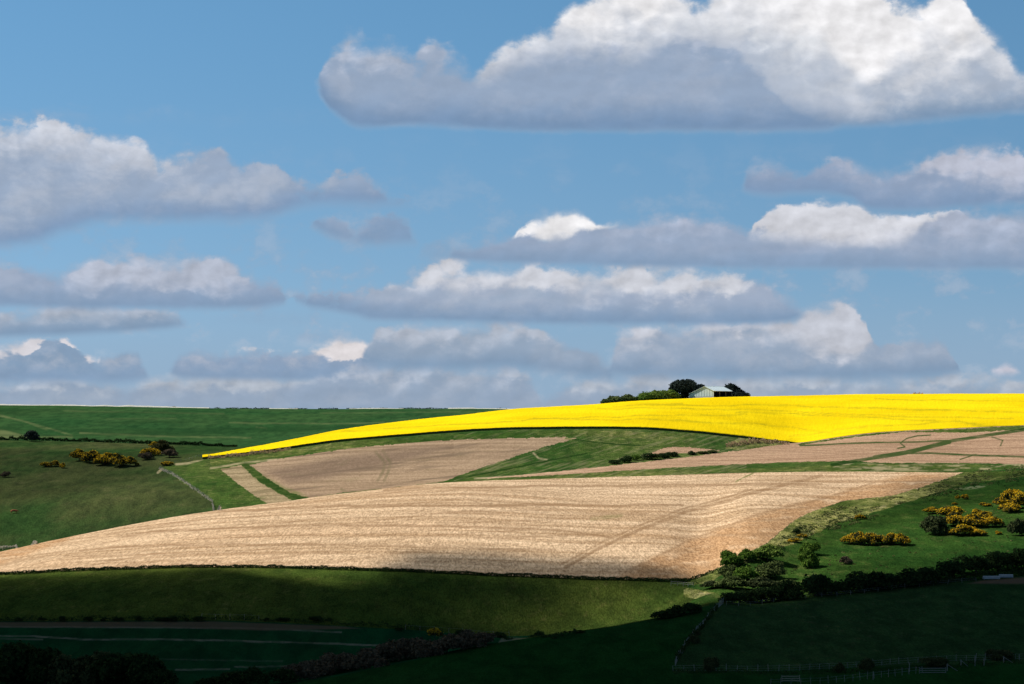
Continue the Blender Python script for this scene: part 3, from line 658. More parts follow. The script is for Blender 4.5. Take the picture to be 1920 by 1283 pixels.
# --- fences
def fence(name, path, spacing, h, r_post, mat, label, n_wire=2, lean=.09, group=None, rail=False, wire_r=.012, skip=0):
    W = [np.array(at(x, y) if len(q) == 0 else ground(x, q[0])) for x, y, *q in path]
    root = empty(name, tuple(W[0])); tag(root, label, 'fence', group); o0 = W[0]
    seg = [np.linalg.norm((b-a)[:2]) for a, b in zip(W[:-1], W[1:])]; T = sum(seg); n = max(2, int(T/spacing)); n = min(n, 99)
    tops = []; proto = None
    for i in range(n+1):
        s = T*i/n; k = 0
        while k < len(seg)-1 and s > seg[k]: s -= seg[k]; k += 1
        p = W[k]+(W[k+1]-W[k])*min(1, s/seg[k]); p[2] = zat(p[0], p[1])
        q = p-o0; hh = h*(.75+.4*rnd.random())
        if proto is None:
            mb = MB(); mb.bar((0, 0, -.3), (0, 0, 1), r_post, 6, r_post*.85); proto = mb.build('post', mat, root).data
            ob = [c for c in C.objects if c.data == proto][0]
        else: ob = child('post', proto, root)
        ob.location = q; ob.scale = (1, 1, hh); ob.rotation_euler = (rnd.uniform(-lean, lean), rnd.uniform(-lean, lean), rnd.random()*3)
        tops.append((q, hh))
    for wv in range(n_wire):
        mb = MB(); f = .9-.38*wv
        for (a, ha), (b, hb) in zip(tops[:-1], tops[1:]): mb.bar(a+np.array((0, 0, h*f*.9)), b+np.array((0, 0, h*f*.9)), .05 if rail else wire_r, 4)
        mb.build('rail' if rail else 'wire', mat if rail else M['wire'], root)
    return root
fence('wire_fence', [(300, 880), (322, 890), (345, 905), (362, 917), (382, 931), (398, 942), (412, 957)], 2.2, 1.3, .09, M['wood'], 'pale grey fence running down between the left pasture and the striped field', 3)
hedge('bramble', [(298, 880), (322, 891), (345, 906), (362, 918), (382, 932), (398, 943), (414, 958)], .9, .8, 'straw', 'pale grey bramble tangle along the sloping fence', 'bramble', 14, .14, var=.6)
fence('wire_fence', [(330, 868), (350, 864), (378, 857)], 2.6, 1.2, .05, M['wood'], 'short thin fence below the left tip of the rapeseed', 2)
fence('wire_fence', [(640, 1069), (800, 1074), (960, 1081), (1067, 1085), (1180, 1089), (1270, 1092)], 4.2, 1.15, .05, M['wood'], 'fine dark fence along the lower edge of the tan field', 2)
fence('rail_fence', [(1258, 1098), (1275, 1099), (1300, 1101)], 1.9, 1.2, .07, M['wood'], 'short railed fence where tan field, meadow and gorse slope meet', 2, rail=True)
fence('wire_fence', [(378, 1161), (405, 1162), (432, 1163), (458, 1163), (485, 1164)], 3.2, 1.4, .06, M['palewood'], 'line of five pale posts in the valley hedge line', 1)
fence('wire_fence', [(760, 1182), (870, 1189), (955, 1194)], 3.6, 1.3, .045, M['wood'], 'thin shaded fence above the valley thicket', 1)
fence('wire_fence', [(1266, 1249), (1272, 1236), (1290, 1206), (1318, 1174), (1348, 1139), (1356, 1132)], 1.7, 1.35, .06, M['wood'], 'curving post and wire fence climbing along the left side of the near field', 3)
fence('wire_fence', [(1362, 1136), (1450, 1130), (1560, 1119), (1700, 1103), (1830, 1091)], 4.0, 1.2, .05, M['wood'], 'fence at the foot of the dark hedgerow above the near field', 2)
fence('wire_fence', [(1262, 1259), (1340, 1259), (1420, 1260), (1500, 1258), (1580, 1254), (1680, 1246), (1780, 1240), (1920, 1236), (2010, 1232)], 1.95, 1.25, .05, M['wood'], 'farther of the two long fences at the bottom right', 3)
fence('wire_fence', [(1445, 1286), (1530, 1284), (1600, 1277), (1660, 1270), (1730, 1262)], 1.75, 1.35, .05, M['wood'], 'nearer post fence at the bottom edge, ending at the wooden gate', 2, lean=.1)
def brace(px, py, h=1.5, dx=1.7, label=''):
    p = at(px, py); r = empty('strainer_post', tuple(p)); tag(r, label, 'fence post')
    mb = MB(); mb.bar((0, 0, -.3), (0, 0, h), .1, 7, .09); mb.build('post', M['wood'], r)
    mb = MB(); mb.bar((.05, 0, h*.85), (dx, -.1, .0), .055, 6); mb.build('brace', M['wood'], r)
brace(1776, 1258, 1.35, 1.9, 'braced grey strainer post at the right end of the wooden gate')
brace(1802, 1250, 1.3, 1.3, 'braced strainer post between the gate and the tall posts')
brace(1882, 1243, 1.2, 1.7, 'braced strainer post beside the dark bush at the far right')
for i, (px, py, h) in enumerate([(1705, 1260, 1.6), (1828, 1249, 1.9), (1845, 1248, 1.4), (1911, 1238, 1.1), (1637, 1275, 1.5)]):
    p = at(px, py); mb = MB(); mb.bar((0, 0, -.3), (.03, 0, h), .08, 7, .07); o = mb.build('fence_post', M['wood'], None); o.location = p
    tag(o, ['thick grey post left of the wooden gate', 'tallest grey post right of the strainers', 'grey post just right of the tallest one', 'lone short post at the right edge', 'thick post in the nearer fence'][i], 'fence post')
def gate(px, py, L, h, rails, rz, label, mat):
    p = at(px, py); r = empty('gate', tuple(p), rz); tag(r, label, 'gate')
    for i in range(rails):
        mb = MB(); mb.box((L/2, 0, h*(i+.6)/rails), (L, .04, .13)); mb.build('rail', mat, r)
    for x in (0, L):
        mb = MB(); mb.box((x, .045, h/2-.1), (.1, .045, h+.35)); mb.build('upright', mat, r)
gate(1724, 1264, 50/F*425, 1.15, 3, .06, 'long weathered wooden gate lying between posts at the bottom right', M['wood'])
gate(1466, 1279, 34/F*415, 1.15, 3, .1, 'small brown wooden hurdle at the bottom edge of the near field', M['palewood'])

# --- troughs above the near field
for i, (px, w) in enumerate([(1843, 31), (1873, 26)]):
    p = at(px, 1087-i*3.0); L = w/F*p[1]; r = empty('water_trough', (p[0], p[1], p[2]+.0), 0); tag(r, ['long pale grey trough on bare soil by the hedgerow, left one', 'slightly shorter pale trough, right one by the hedgerow'][i], 'trough')
    mt = flat_mat('trough_metal', (.27, .30, .33), .1, 2, .4)
    mb = MB(); n = 7
    ring = [(math.cos(math.pi*j/(n-1)), math.sin(math.pi*j/(n-1))) for j in range(n)]
    for x in (0, L):
        for c, s_ in ring: mb.v.append((x, c*.55, .15+s_*.75))
    mb.f = [(j, j+1, n+j+1, n+j) for j in range(n-1)]+[(n-1, 0, n, 2*n-1), tuple(range(n))[::-1], tuple(range(n, 2*n))]
    mb.build('shell', mt, r)
    for x in (.3, L-.3):
        mb = MB(); mb.box((x, 0, .02), (.14, 1.2, .4)); mb.build('leg', M['wood'], r)

# --- line at the lower edge of the tan field, hedges
hedge('hedge', [(-60, 1081.5), (0, 1078.5), (100, 1073), (200, 1069.5), (390, 1065), (640, 1069), (800, 1074.5), (960, 1081.5), (1067, 1085.5), (1180, 1089), (1290, 1091)], .8, 1.3, 'hedge', 'thin dark grassy hedge along the lower edge of the tan field', 'hedge', 120, .14, var=.3)
hedge('hedge', [(1290, 1090), (1325, 1078), (1345, 1072)], .9, 1.4, 'hedge', 'rough hedge at the lower right corner of the tan field', 'hedge', 34, .16)
hedge('hedge', [(-60, 1166), (0, 1166), (200, 1164.5), (377, 1163.5), (500, 1165), (640, 1172), (760, 1180), (830, 1185)], .8, 1.0, 'hedge', 'gappy dark hedge between the valley pasture and the shaded crop', 'hedge', 26, .16, var=.75)
hedge('hedge', [(860, 1191), (940, 1195), (1020, 1196), (1080, 1189)], .9, 1.1, 'hedge', 'low hedge ending where the near slope cuts the valley', 'hedge', 26, .16)
G5 = 'small bushes in the valley hedge line'
for px, w, h in [(32, 14, 9), (76, 16, 10), (116, 16, 12), (165, 16, 13), (192, 10, 8), (216, 12, 11), (226, 12, 11), (258, 14, 12), (302, 30, 10), (325, 18, 12), (350, 12, 8), (372, 24, 12), (500, 10, 8), (530, 24, 9), (592, 30, 9), (615, 16, 7)]:
    plant('bush', px, 1166, w, h, 'hedge', 'small dark bush in the hedge line across the valley', 'bush', 'bush', G5, dens=.5)
for px, py, w, h, lab in [(750, 1184, 20, 8, 'low dark clump above the valley thicket'), (862, 1190, 16, 9, 'small dark bush above the right part of the thicket'), (938, 1196, 26, 14, 'dark bush where the valley hedge meets the near slope')]:
    plant('bush', px, py, w, h, 'hedge', lab, 'bush', 'bush', dens=.6)
# hedge in the meadow
for px, py, w, h, lab in [(1152, 871, 26, 10, 'low bush at the left end of the meadow hedge'), (1172, 868, 30, 15, 'rounded bush second from left in the meadow hedge'), (1193, 864, 22, 13, 'bush in the middle of the meadow hedge'), (1222, 863, 36, 14, 'long low bush right of the gap in the meadow hedge'),
                          (1245, 860, 24, 14, 'dark bush near the right of the meadow hedge'), (1262, 857, 24, 11, 'bush at the right end of the meadow hedge'), (1298, 854, 17, 9, 'round dark bush alone beside the pink field'), (1318, 852, 26, 6, 'flat weed patch right of the lone round bush'), (1335, 850, 20, 6, 'low weed patch at the edge of the pink field')]:
    plant('bush', px, py, w, h, 'green' if 'mid' in lab else 'olive' if 'weed' in lab else 'hedge', lab, 'bush', 'bush', dens=.7)
hedge('dry_reeds', [(390, 861), (430, 857.5), (470, 853.5), (510, 849), (545, 843)], 1.3, 4.5, 'dry', 'brown dry stalks below the left end of the rapeseed', 'reeds', 9, .2, kind='stuff', var=.6)
hedge('dry_stalks', [(1362, 838), (1390, 834), (1425, 830), (1478, 833)], 1.5, 6, 'dry', 'pinkish dead stalks by the corner of the rapeseed', 'dry stalks', 4.5, .26, kind='stuff', var=.7)
# orange heap on the skyline
pp = ground(1721, 1228); mb = MB()
for i in range(7):
    a = i*.9; mb.bar((-2.6+i*.8, math.sin(a)*.4, .2), (-2.2+i*.8, 0, 1.75+.35*math.sin(i*2.1)), .5, 7, .22)
o = mb.build('soil_heap', flat_mat('orange_soil', (.42, .2, .09), .3, 1.5)); o.location = pp; tag(o, 'low orange-brown heap on the skyline above the rapeseed', 'heap')
# chalky bank on the far skyline
def ribbon(name, P, w, dz, mat, kind='structure', gapn=0):
    xs = np.arange(P[0][0], P[-1][0], 3.0); Yr = np.interp(xs, [a for a, b in P], [b for a, b in P]); V = []; Q = []
    hh = .25+.45*np.clip(.5+fbm(xs/22, xs*0+2, 3), 0, 1)*np.minimum(1, (P[-1][0]-xs)/90+.15)
    for i, (x, y) in enumerate(zip(xs, Yr)):
        for dy, z in ((-w/2, -.3), (-w*.3, hh[i]*dz), (w*.3, hh[i]*dz), (w/2, -.3)):
            V.append(((x-960)/F*y, y+dy, float(height([x], [y+dy])[0])+z))
    for i in range(len(xs)-1):
        for j in range(3): Q.append((4*i+j, 4*i+4+j, 4*i+5+j, 4*i+1+j))
    return tag(mesh_np(name, V, Q, mat, smooth=True), kind=kind)
ribbon('chalk_track', [(-150, 1388), (395, 1388)], 4, 1.5, M['chalk'])
ribbon('chalk_track', [(505, 1389), (560, 1389)], 3, .9, M['chalk']); ribbon('chalk_track', [(655, 1389), (760, 1389)], 3, .8, M['chalk']); ribbon('chalk_track', [(840, 1389), (985, 1388)], 3, 1.0, M['chalk'])
hedge('hedge', [(400, 0, 1392), (640, 0, 1392), (960, 0, 1390)], .5, 1.5, 'hedge', 'thin hedge on the far skyline left of the rapeseed', 'hedge', 16, .3, gaps=.45)
plant('bush', 326, 0, 8, 4, 'hedge', 'tiny dark bush breaking the pale strip on the far skyline', 'bush', Y=1388, dens=.4)

# --- gorse slope on the right
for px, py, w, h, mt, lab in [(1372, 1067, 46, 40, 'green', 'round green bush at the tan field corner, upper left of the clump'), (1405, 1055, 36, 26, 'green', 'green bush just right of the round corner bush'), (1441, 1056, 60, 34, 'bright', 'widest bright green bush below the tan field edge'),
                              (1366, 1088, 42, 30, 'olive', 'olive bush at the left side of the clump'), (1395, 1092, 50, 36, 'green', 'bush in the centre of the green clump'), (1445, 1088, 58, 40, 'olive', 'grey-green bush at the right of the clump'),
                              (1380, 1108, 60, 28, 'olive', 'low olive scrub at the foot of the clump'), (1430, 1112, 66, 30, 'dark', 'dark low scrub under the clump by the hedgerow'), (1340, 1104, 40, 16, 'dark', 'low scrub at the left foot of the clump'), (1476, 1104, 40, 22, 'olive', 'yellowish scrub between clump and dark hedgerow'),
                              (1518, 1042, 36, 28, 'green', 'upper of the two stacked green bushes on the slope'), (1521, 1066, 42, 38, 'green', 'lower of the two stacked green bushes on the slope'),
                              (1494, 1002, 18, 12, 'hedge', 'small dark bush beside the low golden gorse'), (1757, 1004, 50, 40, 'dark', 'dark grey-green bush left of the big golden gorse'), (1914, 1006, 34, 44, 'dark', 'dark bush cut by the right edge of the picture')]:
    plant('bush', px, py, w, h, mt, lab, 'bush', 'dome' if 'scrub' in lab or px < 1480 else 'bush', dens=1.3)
plant('thorn', 1588, 1059, 24, 18, 'dead', 'grey leafless thorn alone on the green slope', 'shrub', 'bush')
GR = 'gorse bushes on the right slope'
for px, py, w, h, f, lab in [(1489, 1018, 26, 8, .6, 'low strip of golden gorse under the tussocky bank'), (1504, 1009, 20, 7, .6, 'small golden gorse right of the low strip'), (1614, 975, 17, 11, .6, 'small golden gorse on the edge of the tussocks'), (1360, 1099, 10, 11, .6, 'tiny orange gorse inside the green clump'), (1504, 1050, 10, 8, .5, 'tiny gorse touching the two stacked green bushes'),
                             (1594, 1022, 34, 22, .6, 'golden gorse at the left end of the middle clump'), (1616, 1024, 32, 28, .5, 'tall gorse second from left in the middle clump'), (1634, 1024, 32, 26, .4, 'gorse left of the brown gap in the middle clump'), (1655, 1022, 36, 22, .15, 'brown almost flowerless gorse in the middle clump'), (1676, 1023, 34, 26, .4, 'gorse right of the brown gap in the middle clump'), (1695, 1024, 32, 24, .45, 'gorse at the right end of the middle clump'),
                             (1751, 965, 36, 14, .6, 'golden gorse above the dark grey-green bush'), (1785, 974, 46, 26, .6, 'golden gorse at the top of the big clump'), (1797, 989, 40, 26, .6, 'golden gorse in the heart of the big clump'), (1812, 1006, 46, 24, .6, 'golden gorse at the foot of the big clump'), (1834, 990, 44, 26, .5, 'gorse right of the heart of the big clump'), (1848, 975, 30, 16, .5, 'gorse at the upper right of the big clump'), (1864, 990, 34, 22, .55, 'gorse at the right end of the big clump'), (1836, 1006, 26, 14, .6, 'low gorse at the lower right of the big clump'), (1873, 1003, 12, 8, .7, 'tiny gorse tuft right of the big clump'), (1835, 966, 20, 12, .6, 'small gorse above the big clump'),
                             (1796, 938, 10, 10, .6, 'tiny gorse, left of the pair above the big clump'), (1810, 937, 14, 11, .7, 'small gorse, right of the pair above the big clump'), (1790, 947, 10, 6, .5, 'faint gorse tuft under the pair'), (1850, 950, 22, 8, .4, 'faint gorse tuft left of the topmost gorse'), (1892, 925, 8, 7, .6, 'tiny gorse tuft above the topmost gorse'),
                             (1880, 952, 30, 20, .6, 'gorse at the left of the topmost clump'), (1903, 944, 42, 28, .7, 'brightest gorse of the topmost clump at the right edge'), (1895, 962, 40, 22, .6, 'gorse low in the topmost clump'), (1925, 955, 40, 34, .6, 'gorse of the topmost clump cut by the right edge')]:
    plant('gorse_bush', px, py, w*1.08, h*1.05, 'gorse', lab, 'gorse', 'dome', GR, flowers=f)
# --- dark hedgerow above the near field
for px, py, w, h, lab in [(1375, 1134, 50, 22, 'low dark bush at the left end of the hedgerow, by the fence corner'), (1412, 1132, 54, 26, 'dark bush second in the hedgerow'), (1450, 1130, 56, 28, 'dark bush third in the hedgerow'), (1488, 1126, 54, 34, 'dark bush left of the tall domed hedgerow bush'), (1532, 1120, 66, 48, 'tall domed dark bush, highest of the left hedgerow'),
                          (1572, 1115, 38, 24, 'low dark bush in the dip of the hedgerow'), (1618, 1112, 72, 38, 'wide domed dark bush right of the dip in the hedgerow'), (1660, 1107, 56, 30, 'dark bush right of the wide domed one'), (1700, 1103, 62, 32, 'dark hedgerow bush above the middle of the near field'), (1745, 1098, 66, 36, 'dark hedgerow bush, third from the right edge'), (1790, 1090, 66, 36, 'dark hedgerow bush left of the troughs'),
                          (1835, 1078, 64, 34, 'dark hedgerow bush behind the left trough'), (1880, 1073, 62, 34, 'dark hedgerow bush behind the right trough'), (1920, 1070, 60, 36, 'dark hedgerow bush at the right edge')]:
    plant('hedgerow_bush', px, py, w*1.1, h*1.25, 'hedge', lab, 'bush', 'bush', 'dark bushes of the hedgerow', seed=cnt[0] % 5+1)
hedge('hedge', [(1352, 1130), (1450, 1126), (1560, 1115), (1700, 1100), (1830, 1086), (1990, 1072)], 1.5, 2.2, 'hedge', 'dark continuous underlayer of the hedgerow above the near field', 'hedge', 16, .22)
hedge('hedge', [(1268, 1243), (1290, 1208), (1318, 1176), (1345, 1143)], 1.1, 1.2, 'hedge', 'dark scrub along the curving fence of the near field', 'hedge', 30, .14, var=.8, gaps=.2)
for px, py, w, h, lab in [(1240, 1160, 44, 20, 'dark bush, left half of the pair on the near slope crest'), (1265, 1156, 50, 26, 'dark bush in the middle of the group on the near slope crest'), (1298, 1150, 48, 26, 'dark bush on the near crest beside the lit pasture'), (1085, 1186, 24, 6, 'small dark tuft on the crest of the near slope'), (1040, 1196, 12, 4, 'tiny dark tuft on the crest of the near slope, left')]:
    plant('bush', px, py+2, w, h, 'hedge', lab, 'bush', 'bush')
# bushes along the bottom fences
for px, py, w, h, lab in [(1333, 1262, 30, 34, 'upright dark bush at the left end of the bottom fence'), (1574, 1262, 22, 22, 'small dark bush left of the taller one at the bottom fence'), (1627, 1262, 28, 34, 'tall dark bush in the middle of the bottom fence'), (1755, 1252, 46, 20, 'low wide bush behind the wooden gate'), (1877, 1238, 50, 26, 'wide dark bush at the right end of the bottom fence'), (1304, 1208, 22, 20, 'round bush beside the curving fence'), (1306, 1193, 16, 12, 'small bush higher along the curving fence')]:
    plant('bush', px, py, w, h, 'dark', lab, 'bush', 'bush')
hedge('scrub', [(1262, 1262), (1420, 1264), (1580, 1262), (1700, 1256), (1920, 1243), (2010, 1238)], .5, 3.0, 'hedge', 'low dark scrub strip between the two bottom fences', 'scrub', 12, .14, var=.8)
# --- valley trees bottom left and thicket
for px, py, w, h, mt, lab in [(20, 1292, 110, 84, 'hedge', 'dark shaded tree at the bottom left corner'), (78, 1294, 90, 76, 'hedge', 'dark tree second from the bottom left corner'), (128, 1296, 88, 70, 'dark', 'olive dark tree in the middle of the valley trees'), (180, 1292, 84, 72, 'dark', 'shaded tree right of the middle of the valley trees'), (225, 1290, 104, 80, 'hedge', 'widest domed dark tree of the valley group'), (275, 1294, 84, 66, 'hedge', 'dark tree at the right end of the valley group'), (305, 1300, 50, 44, 'hedge', 'small dark tree trailing the valley group on the right')]:
    plant('tree', px, py, w*1.05, h*1.02, mt, lab, 'tree', 'bush', Y=None, dens=2.2, seed=cnt[0] % 5+11)
for px, py, w, h, lab in [(395, 1292, 60, 28, 'dark bush left in the bottom hedgerow'), (440, 1290, 66, 36, 'olive dark bush in the bottom hedgerow'), (482, 1288, 60, 42, 'tallest bush of the bottom hedgerow'), (525, 1284, 60, 36, 'dark bush where bottom hedgerow meets the thicket')]:
    plant('bush', px, py, w, h, 'hedge', lab, 'bush', 'bush')
k = 0
for px, py, w, h in [(560, 1277, 60, 40), (598, 1270, 66, 42), (640, 1262, 70, 44), (682, 1256, 68, 44), (722, 1246, 66, 44), (760, 1239, 66, 46), (800, 1232, 66, 44), (838, 1226, 60, 44), (874, 1219, 56, 40), (908, 1211, 48, 30)]:
    lab = ['leftmost purple-brown bare bush of the valley thicket', 'second bare bush of the valley thicket', 'bare bush third from the left in the valley thicket', 'bare bush left of the middle of the thicket', 'bare bush at the middle of the thicket', 'bare bush just left of the gorse in the thicket', 'bare bush under the golden gorse of the thicket', 'bare bush right of the golden gorse', 'bare bush second from the right end of the thicket', 'low bare bush at the right end of the thicket'][k]; k += 1
    plant('thicket_bush', px, py, w, h, 'dead', lab, 'bush', 'bush', 'bare bushes of the valley thicket')
plant('gorse_bush', 815, 1206, 26, 20, 'gorse', 'golden gorse poking out of the valley thicket', 'gorse', 'dome', flowers=.6, dz=1.2)
# tufts on the rough bank: uncountable
def tufts(name, poly, n, hgt, mat, label, kr=None):
    xs = [p[0] for p in poly]; ys = [p[1] for p in poly]; pts = []
    r = np.random.RandomState(5+n)
    while len(pts) < n:
        x = r.uniform(min(xs), max(xs), 400); y = r.uniform(min(ys), max(ys), 400); i = inpoly(x, y, poly)
        for a, b in zip(x[i], y[i]):
            if fbm(np.array([a/26]), np.array([b/9]), 3)[0] > -.05: pts.append((a, b))
            if len(pts) >= n: break
    P = []; N = []; T = []
    for a, b in pts:
        p = at(a, b); s = hgt*(.5+r.rand()); tn = r.rand()
        for _ in range(16):
            d = r.normal(0, 1, 3); d /= np.linalg.norm(d); d[2] = abs(d[2]); P.append((p[0]+d[0]*s*1.4, p[1]+d[1]*s*1.4, p[2]+d[2]*s)); N.append(d); T.append(np.clip(tn+r.normal(0, .15), 0, 1))
    P = np.array(P); o0 = P.mean(0); V, Q = leaves(P-o0, np.array(N), .17, 3); o = mesh_np(name, V, Q, LM[mat], tint=T); o.location = o0
    tag(o, label, 'grass', kind='stuff'); return o
tufts('grass_tufts', [(1300, 1094), (1400, 1050), (1445, 1028), (1490, 985), (1580, 945), (1680, 932), (1740, 912), (1815, 886), (1920, 872), (1920, 900), (1800, 920), (1700, 945), (1600, 985), (1500, 1015), (1420, 1050)], 800, .34, 'tuss', 'tufts of rough grass on the bank above the gorse')
tufts('dark_tufts', [(1300, 1098), (1400, 1056), (1445, 1034), (1490, 990), (1580, 950), (1680, 938), (1740, 918), (1815, 892), (1920, 880), (1920, 915), (1800, 930), (1700, 955), (1600, 990), (1500, 1022), (1420, 1056)], 190, .5, 'hedge', 'dark bramble tufts scattered along the rough bank')
tufts('weed_tufts', [(1360, 1130), (1500, 1060), (1700, 1000), (1920, 900), (1920, 1040), (1700, 1090), (1500, 1120)], 160, .22, 'tuss', 'scattered weeds on the gorse slope')

# ------------------------------------------------------------------ sun, unseen clouds added to shade the land
EL = math.radians(44); SD = np.array([-math.cos(EL)*.955, math.cos(EL)*.297, math.sin(EL)])
sun = bpy.data.lights.new('sun', 'SUN'); sun.energy = 5.0; sun.angle = math.radians(.53); sun.color = (1, .95, .87)
so = bpy.data.objects.new('sun', sun); C.objects.link(so)
from mathutils import Vector
so.rotation_euler = Vector(tuple(SD)).to_track_quat('Z', 'Y').to_euler()
def cover_near(px, Y):
    Yf = pchip([-1500, -400, 0, 300, 400, 500, 620, 700, 760, 900, 1000, 1100, 1200, 1290, 1350, 1500, 1600, 1800, 2000, 2400, 3500], [600, 600, 600, 600, 603, 590, 578, 592, 634, 640, 634, 634, 628, 612, 556, 552, 570, 586, 595, 600, 600], px)
    Yf = Yf+5*fbm(px/60, Y/25, 3)
    sw = 15+14*np.exp(-((px-980)/330)**4); d = ss(0, 1, (Yf-Y)/sw+.35)*(1-.22*np.exp(-((px-980)/340)**4)*ss(588, 600, Y))
    hole = np.exp(-(((px-1200)/150)**4+((Y-570)/25)**4))
    hole2 = .7*np.exp(-(((px-1000)/140)**2+((Y-560)/16)**2))
    hole3 = .15*np.exp(-(((px-150)/260)**2+((Y-588)/14)**2))
    w = ss(0, 1, (Y-(pchip([560, 940, 1300, 1400], [445, 482, 536, 560], np.clip(px, 560, 1400))+10))/12)
    return d*(1-np.clip(.72*hole+.42*hole2+hole3, 0, .85)*w)
def soft(px, Y, P, a, w):
    W = [at(x, y) for x, y in P]; X = (px-960)/F*Y; Q = [(p[0], p[1]) for p in W]
    d = segd(X, Y, Q+[Q[0]]); ins = inpoly(X, Y, Q); sd = np.where(ins, d, -d); return a*ss(-w, w, sd)
def shade_cloud(name, cover, x0, x1, y0, y1, H, thick, stepm, mx=.985):
    "an unseen cloud added overhead, shaped to cast shade on the land: an upper and a lower skin that close where the cloud thins out"
    xs = np.arange(x0, x1, stepm); ys = np.arange(y0, y1, stepm); GX, GY = np.meshgrid(xs, ys)
    V = []; A = []
    for side in (0, 1):
        Z = np.full(GX.shape, float(H))
        for it in range(2):
            X0 = GX-SD[0]/SD[2]*(Z+30); Y0 = GY-SD[1]/SD[2]*(Z+30)
            pxx = X0/np.maximum(Y0, 60)*F+960
            if it == 0: d0 = cover(pxx, Y0); Z = H+(thick*d0*(.7+.6*(fbm(GX/80, GY/80, 3)+.4)) if side else -6*d0*(1+fbm(GX/40, GY/40, 3)))
        zz = height(np.clip(pxx, -1500, 3500).ravel(), np.clip(Y0, 60, 1500).ravel(), False).reshape(GX.shape)
        X0 = GX-SD[0]/SD[2]*(Z-zz); Y0 = GY-SD[1]/SD[2]*(Z-zz); pxx = X0/np.maximum(Y0, 60)*F+960
        d = cover(pxx, Y0)
        e = np.minimum.reduce([GX-x0, x1-GX, GY-y0, y1-GY])/(stepm*6); d = d*np.clip(e, 0, 1)
        V.append(np.stack([GX, GY, Z], -1).reshape(-1, 3)); A.append((1-np.sqrt(1-mx*d)).ravel())
    ny, nx = GX.shape; idn = np.arange(nx*ny).reshape(ny, nx)
    q = np.stack([idn[:-1, :-1], idn[:-1, 1:], idn[1:, 1:], idn[1:, :-1]], -1).reshape(-1, 4)
    kp = (A[0][q].max(1) > .004) | (A[1][q].max(1) > .004); q = q[kp]
    Q = np.concatenate([q[:, ::-1], q+nx*ny]); V = np.concatenate(V); AA = np.concatenate(A)
    u, inv = np.unique(Q, return_inverse=True)
    m, t = newmat(name+'_shade_skin'); a = t.attr('thick')
    d = t.n('ShaderNodeBsdfDiffuse'); d.inputs[0].default_value = (.45, .45, .47, 1); tr = t.n('ShaderNodeBsdfTransparent'); x = t.n('ShaderNodeMixShader')
    t.put(x.inputs[0], a); t.put(x.inputs[1], tr.outputs[0]); t.put(x.inputs[2], d.outputs[0]); o_ = t.n('ShaderNodeOutputMaterial'); t.put(o_.inputs[0], x.outputs[0])
    o = mesh_np(name, V[u], inv.reshape(-1, 4), m, smooth=True); at_ = o.data.attributes.new('thick', 'FLOAT', 'POINT'); at_.data.foreach_set('value', AA[u].astype(np.float32))
    tag(o, kind='structure'); return o
shade_cloud('cloud', cover_near, -1150, 450, -500, 860, 420, 26, 6)  # out of view, shaped to darken the foreground and block its sky
def cover_far(px, Y):
    c = np.zeros(px.shape)
    for P, a, w in [([(1690, 905), (1800, 890), (1920, 886), (2100, 880), (2100, 925), (1920, 932), (1800, 950), (1640, 985), (1560, 1000), (1660, 960)], .5, 8),
                    ([(-200, 835), (320, 850), (300, 872), (330, 880), (260, 900), (120, 930), (-200, 960)], .42, 14),
                    ([(470, 880), (640, 850), (850, 832), (880, 850), (700, 885), (560, 912)], .15, 12),
                    ([(1480, 1110), (1600, 1050), (1900, 1030), (2100, 1020), (2100, 1080), (1600, 1110)], .3, 10)]:
        c = np.maximum(c, soft(px, Y, P, a, w))
    return c
shade_cloud('cloud', cover_far, -1050, 100, 500, 1420, 520, 14, 7, .95)  # out of view, thin patches shaped to dim parts of the slopes

# ------------------------------------------------------------------ world: sky and distant clouds
wd = bpy.data.worlds.new('World'); bpy.context.scene.world = wd; wd.use_nodes = True; wd.node_tree.nodes.clear()
t = NT(wd.node_tree)
gen = t.n('ShaderNodeTexCoord').outputs['Generated']
sep = t.n('ShaderNodeSeparateXYZ'); t.put(sep.inputs[0], gen); dx, dy, dz = sep.outputs
az = t.m('ARCTAN2', dx, dy); hl = t.m('SQRT', t.m('ADD', t.m('MULTIPLY', dx, dx), t.m('MULTIPLY', dy, dy)))
ev = t.m('DIVIDE', dz, t.m('MAXIMUM', hl, .001))
U = t.m('MULTIPLY_ADD', az, F, 960.0)          # bearing
Vv = t.m('MULTIPLY_ADD', ev, -F, HY)           # elevation, counted downward from the zenith side
sky = t.n('ShaderNodeTexSky', sky_type='NISHITA', sun_disc=False); sky.sun_elevation = EL; sky.sun_rotation = math.atan2(SD[0], SD[1])
sky.altitude = 100; sky.air_density = 1.0; sky.dust_density = .3; sky.ozone_density = 2.0
up_ = t.n('ShaderNodeCombineXYZ'); t.put(up_.inputs[0], dx); t.put(up_.inputs[1], dy)
t.put(up_.inputs[2], t.m('ADD', t.m('MULTIPLY', dz, 1.4), .16)); nrm = t.n('ShaderNodeVectorMath', operation='NORMALIZE'); t.put(nrm.inputs[0], up_.outputs[0])
t.put(sky.inputs[0], nrm.outputs[0])
skyc = t.mix(1, sky.outputs[0], t.mix(t.step(-.02, .19, dz), (.88, .915, .85), (.66, .965, .98)), 'MULTIPLY')
cmb = t.n('ShaderNodeCombineXYZ'); t.put(cmb.inputs[0], t.m('MULTIPLY', U, .01)); t.put(cmb.inputs[1], t.m('MULTIPLY', Vv, .0135)); P0 = cmb.outputs[0]
def off(v, d):
    x = t.n('ShaderNodeVectorMath', operation='ADD'); t.put(x.inputs[0], v); x.inputs[1].default_value = d; return x.outputs[0]
wn = t.n('ShaderNodeTexNoise'); t.put(wn.inputs['Vector'], P0); wn.inputs['Scale'].default_value = 2.4; wn.inputs['Detail'].default_value = 3
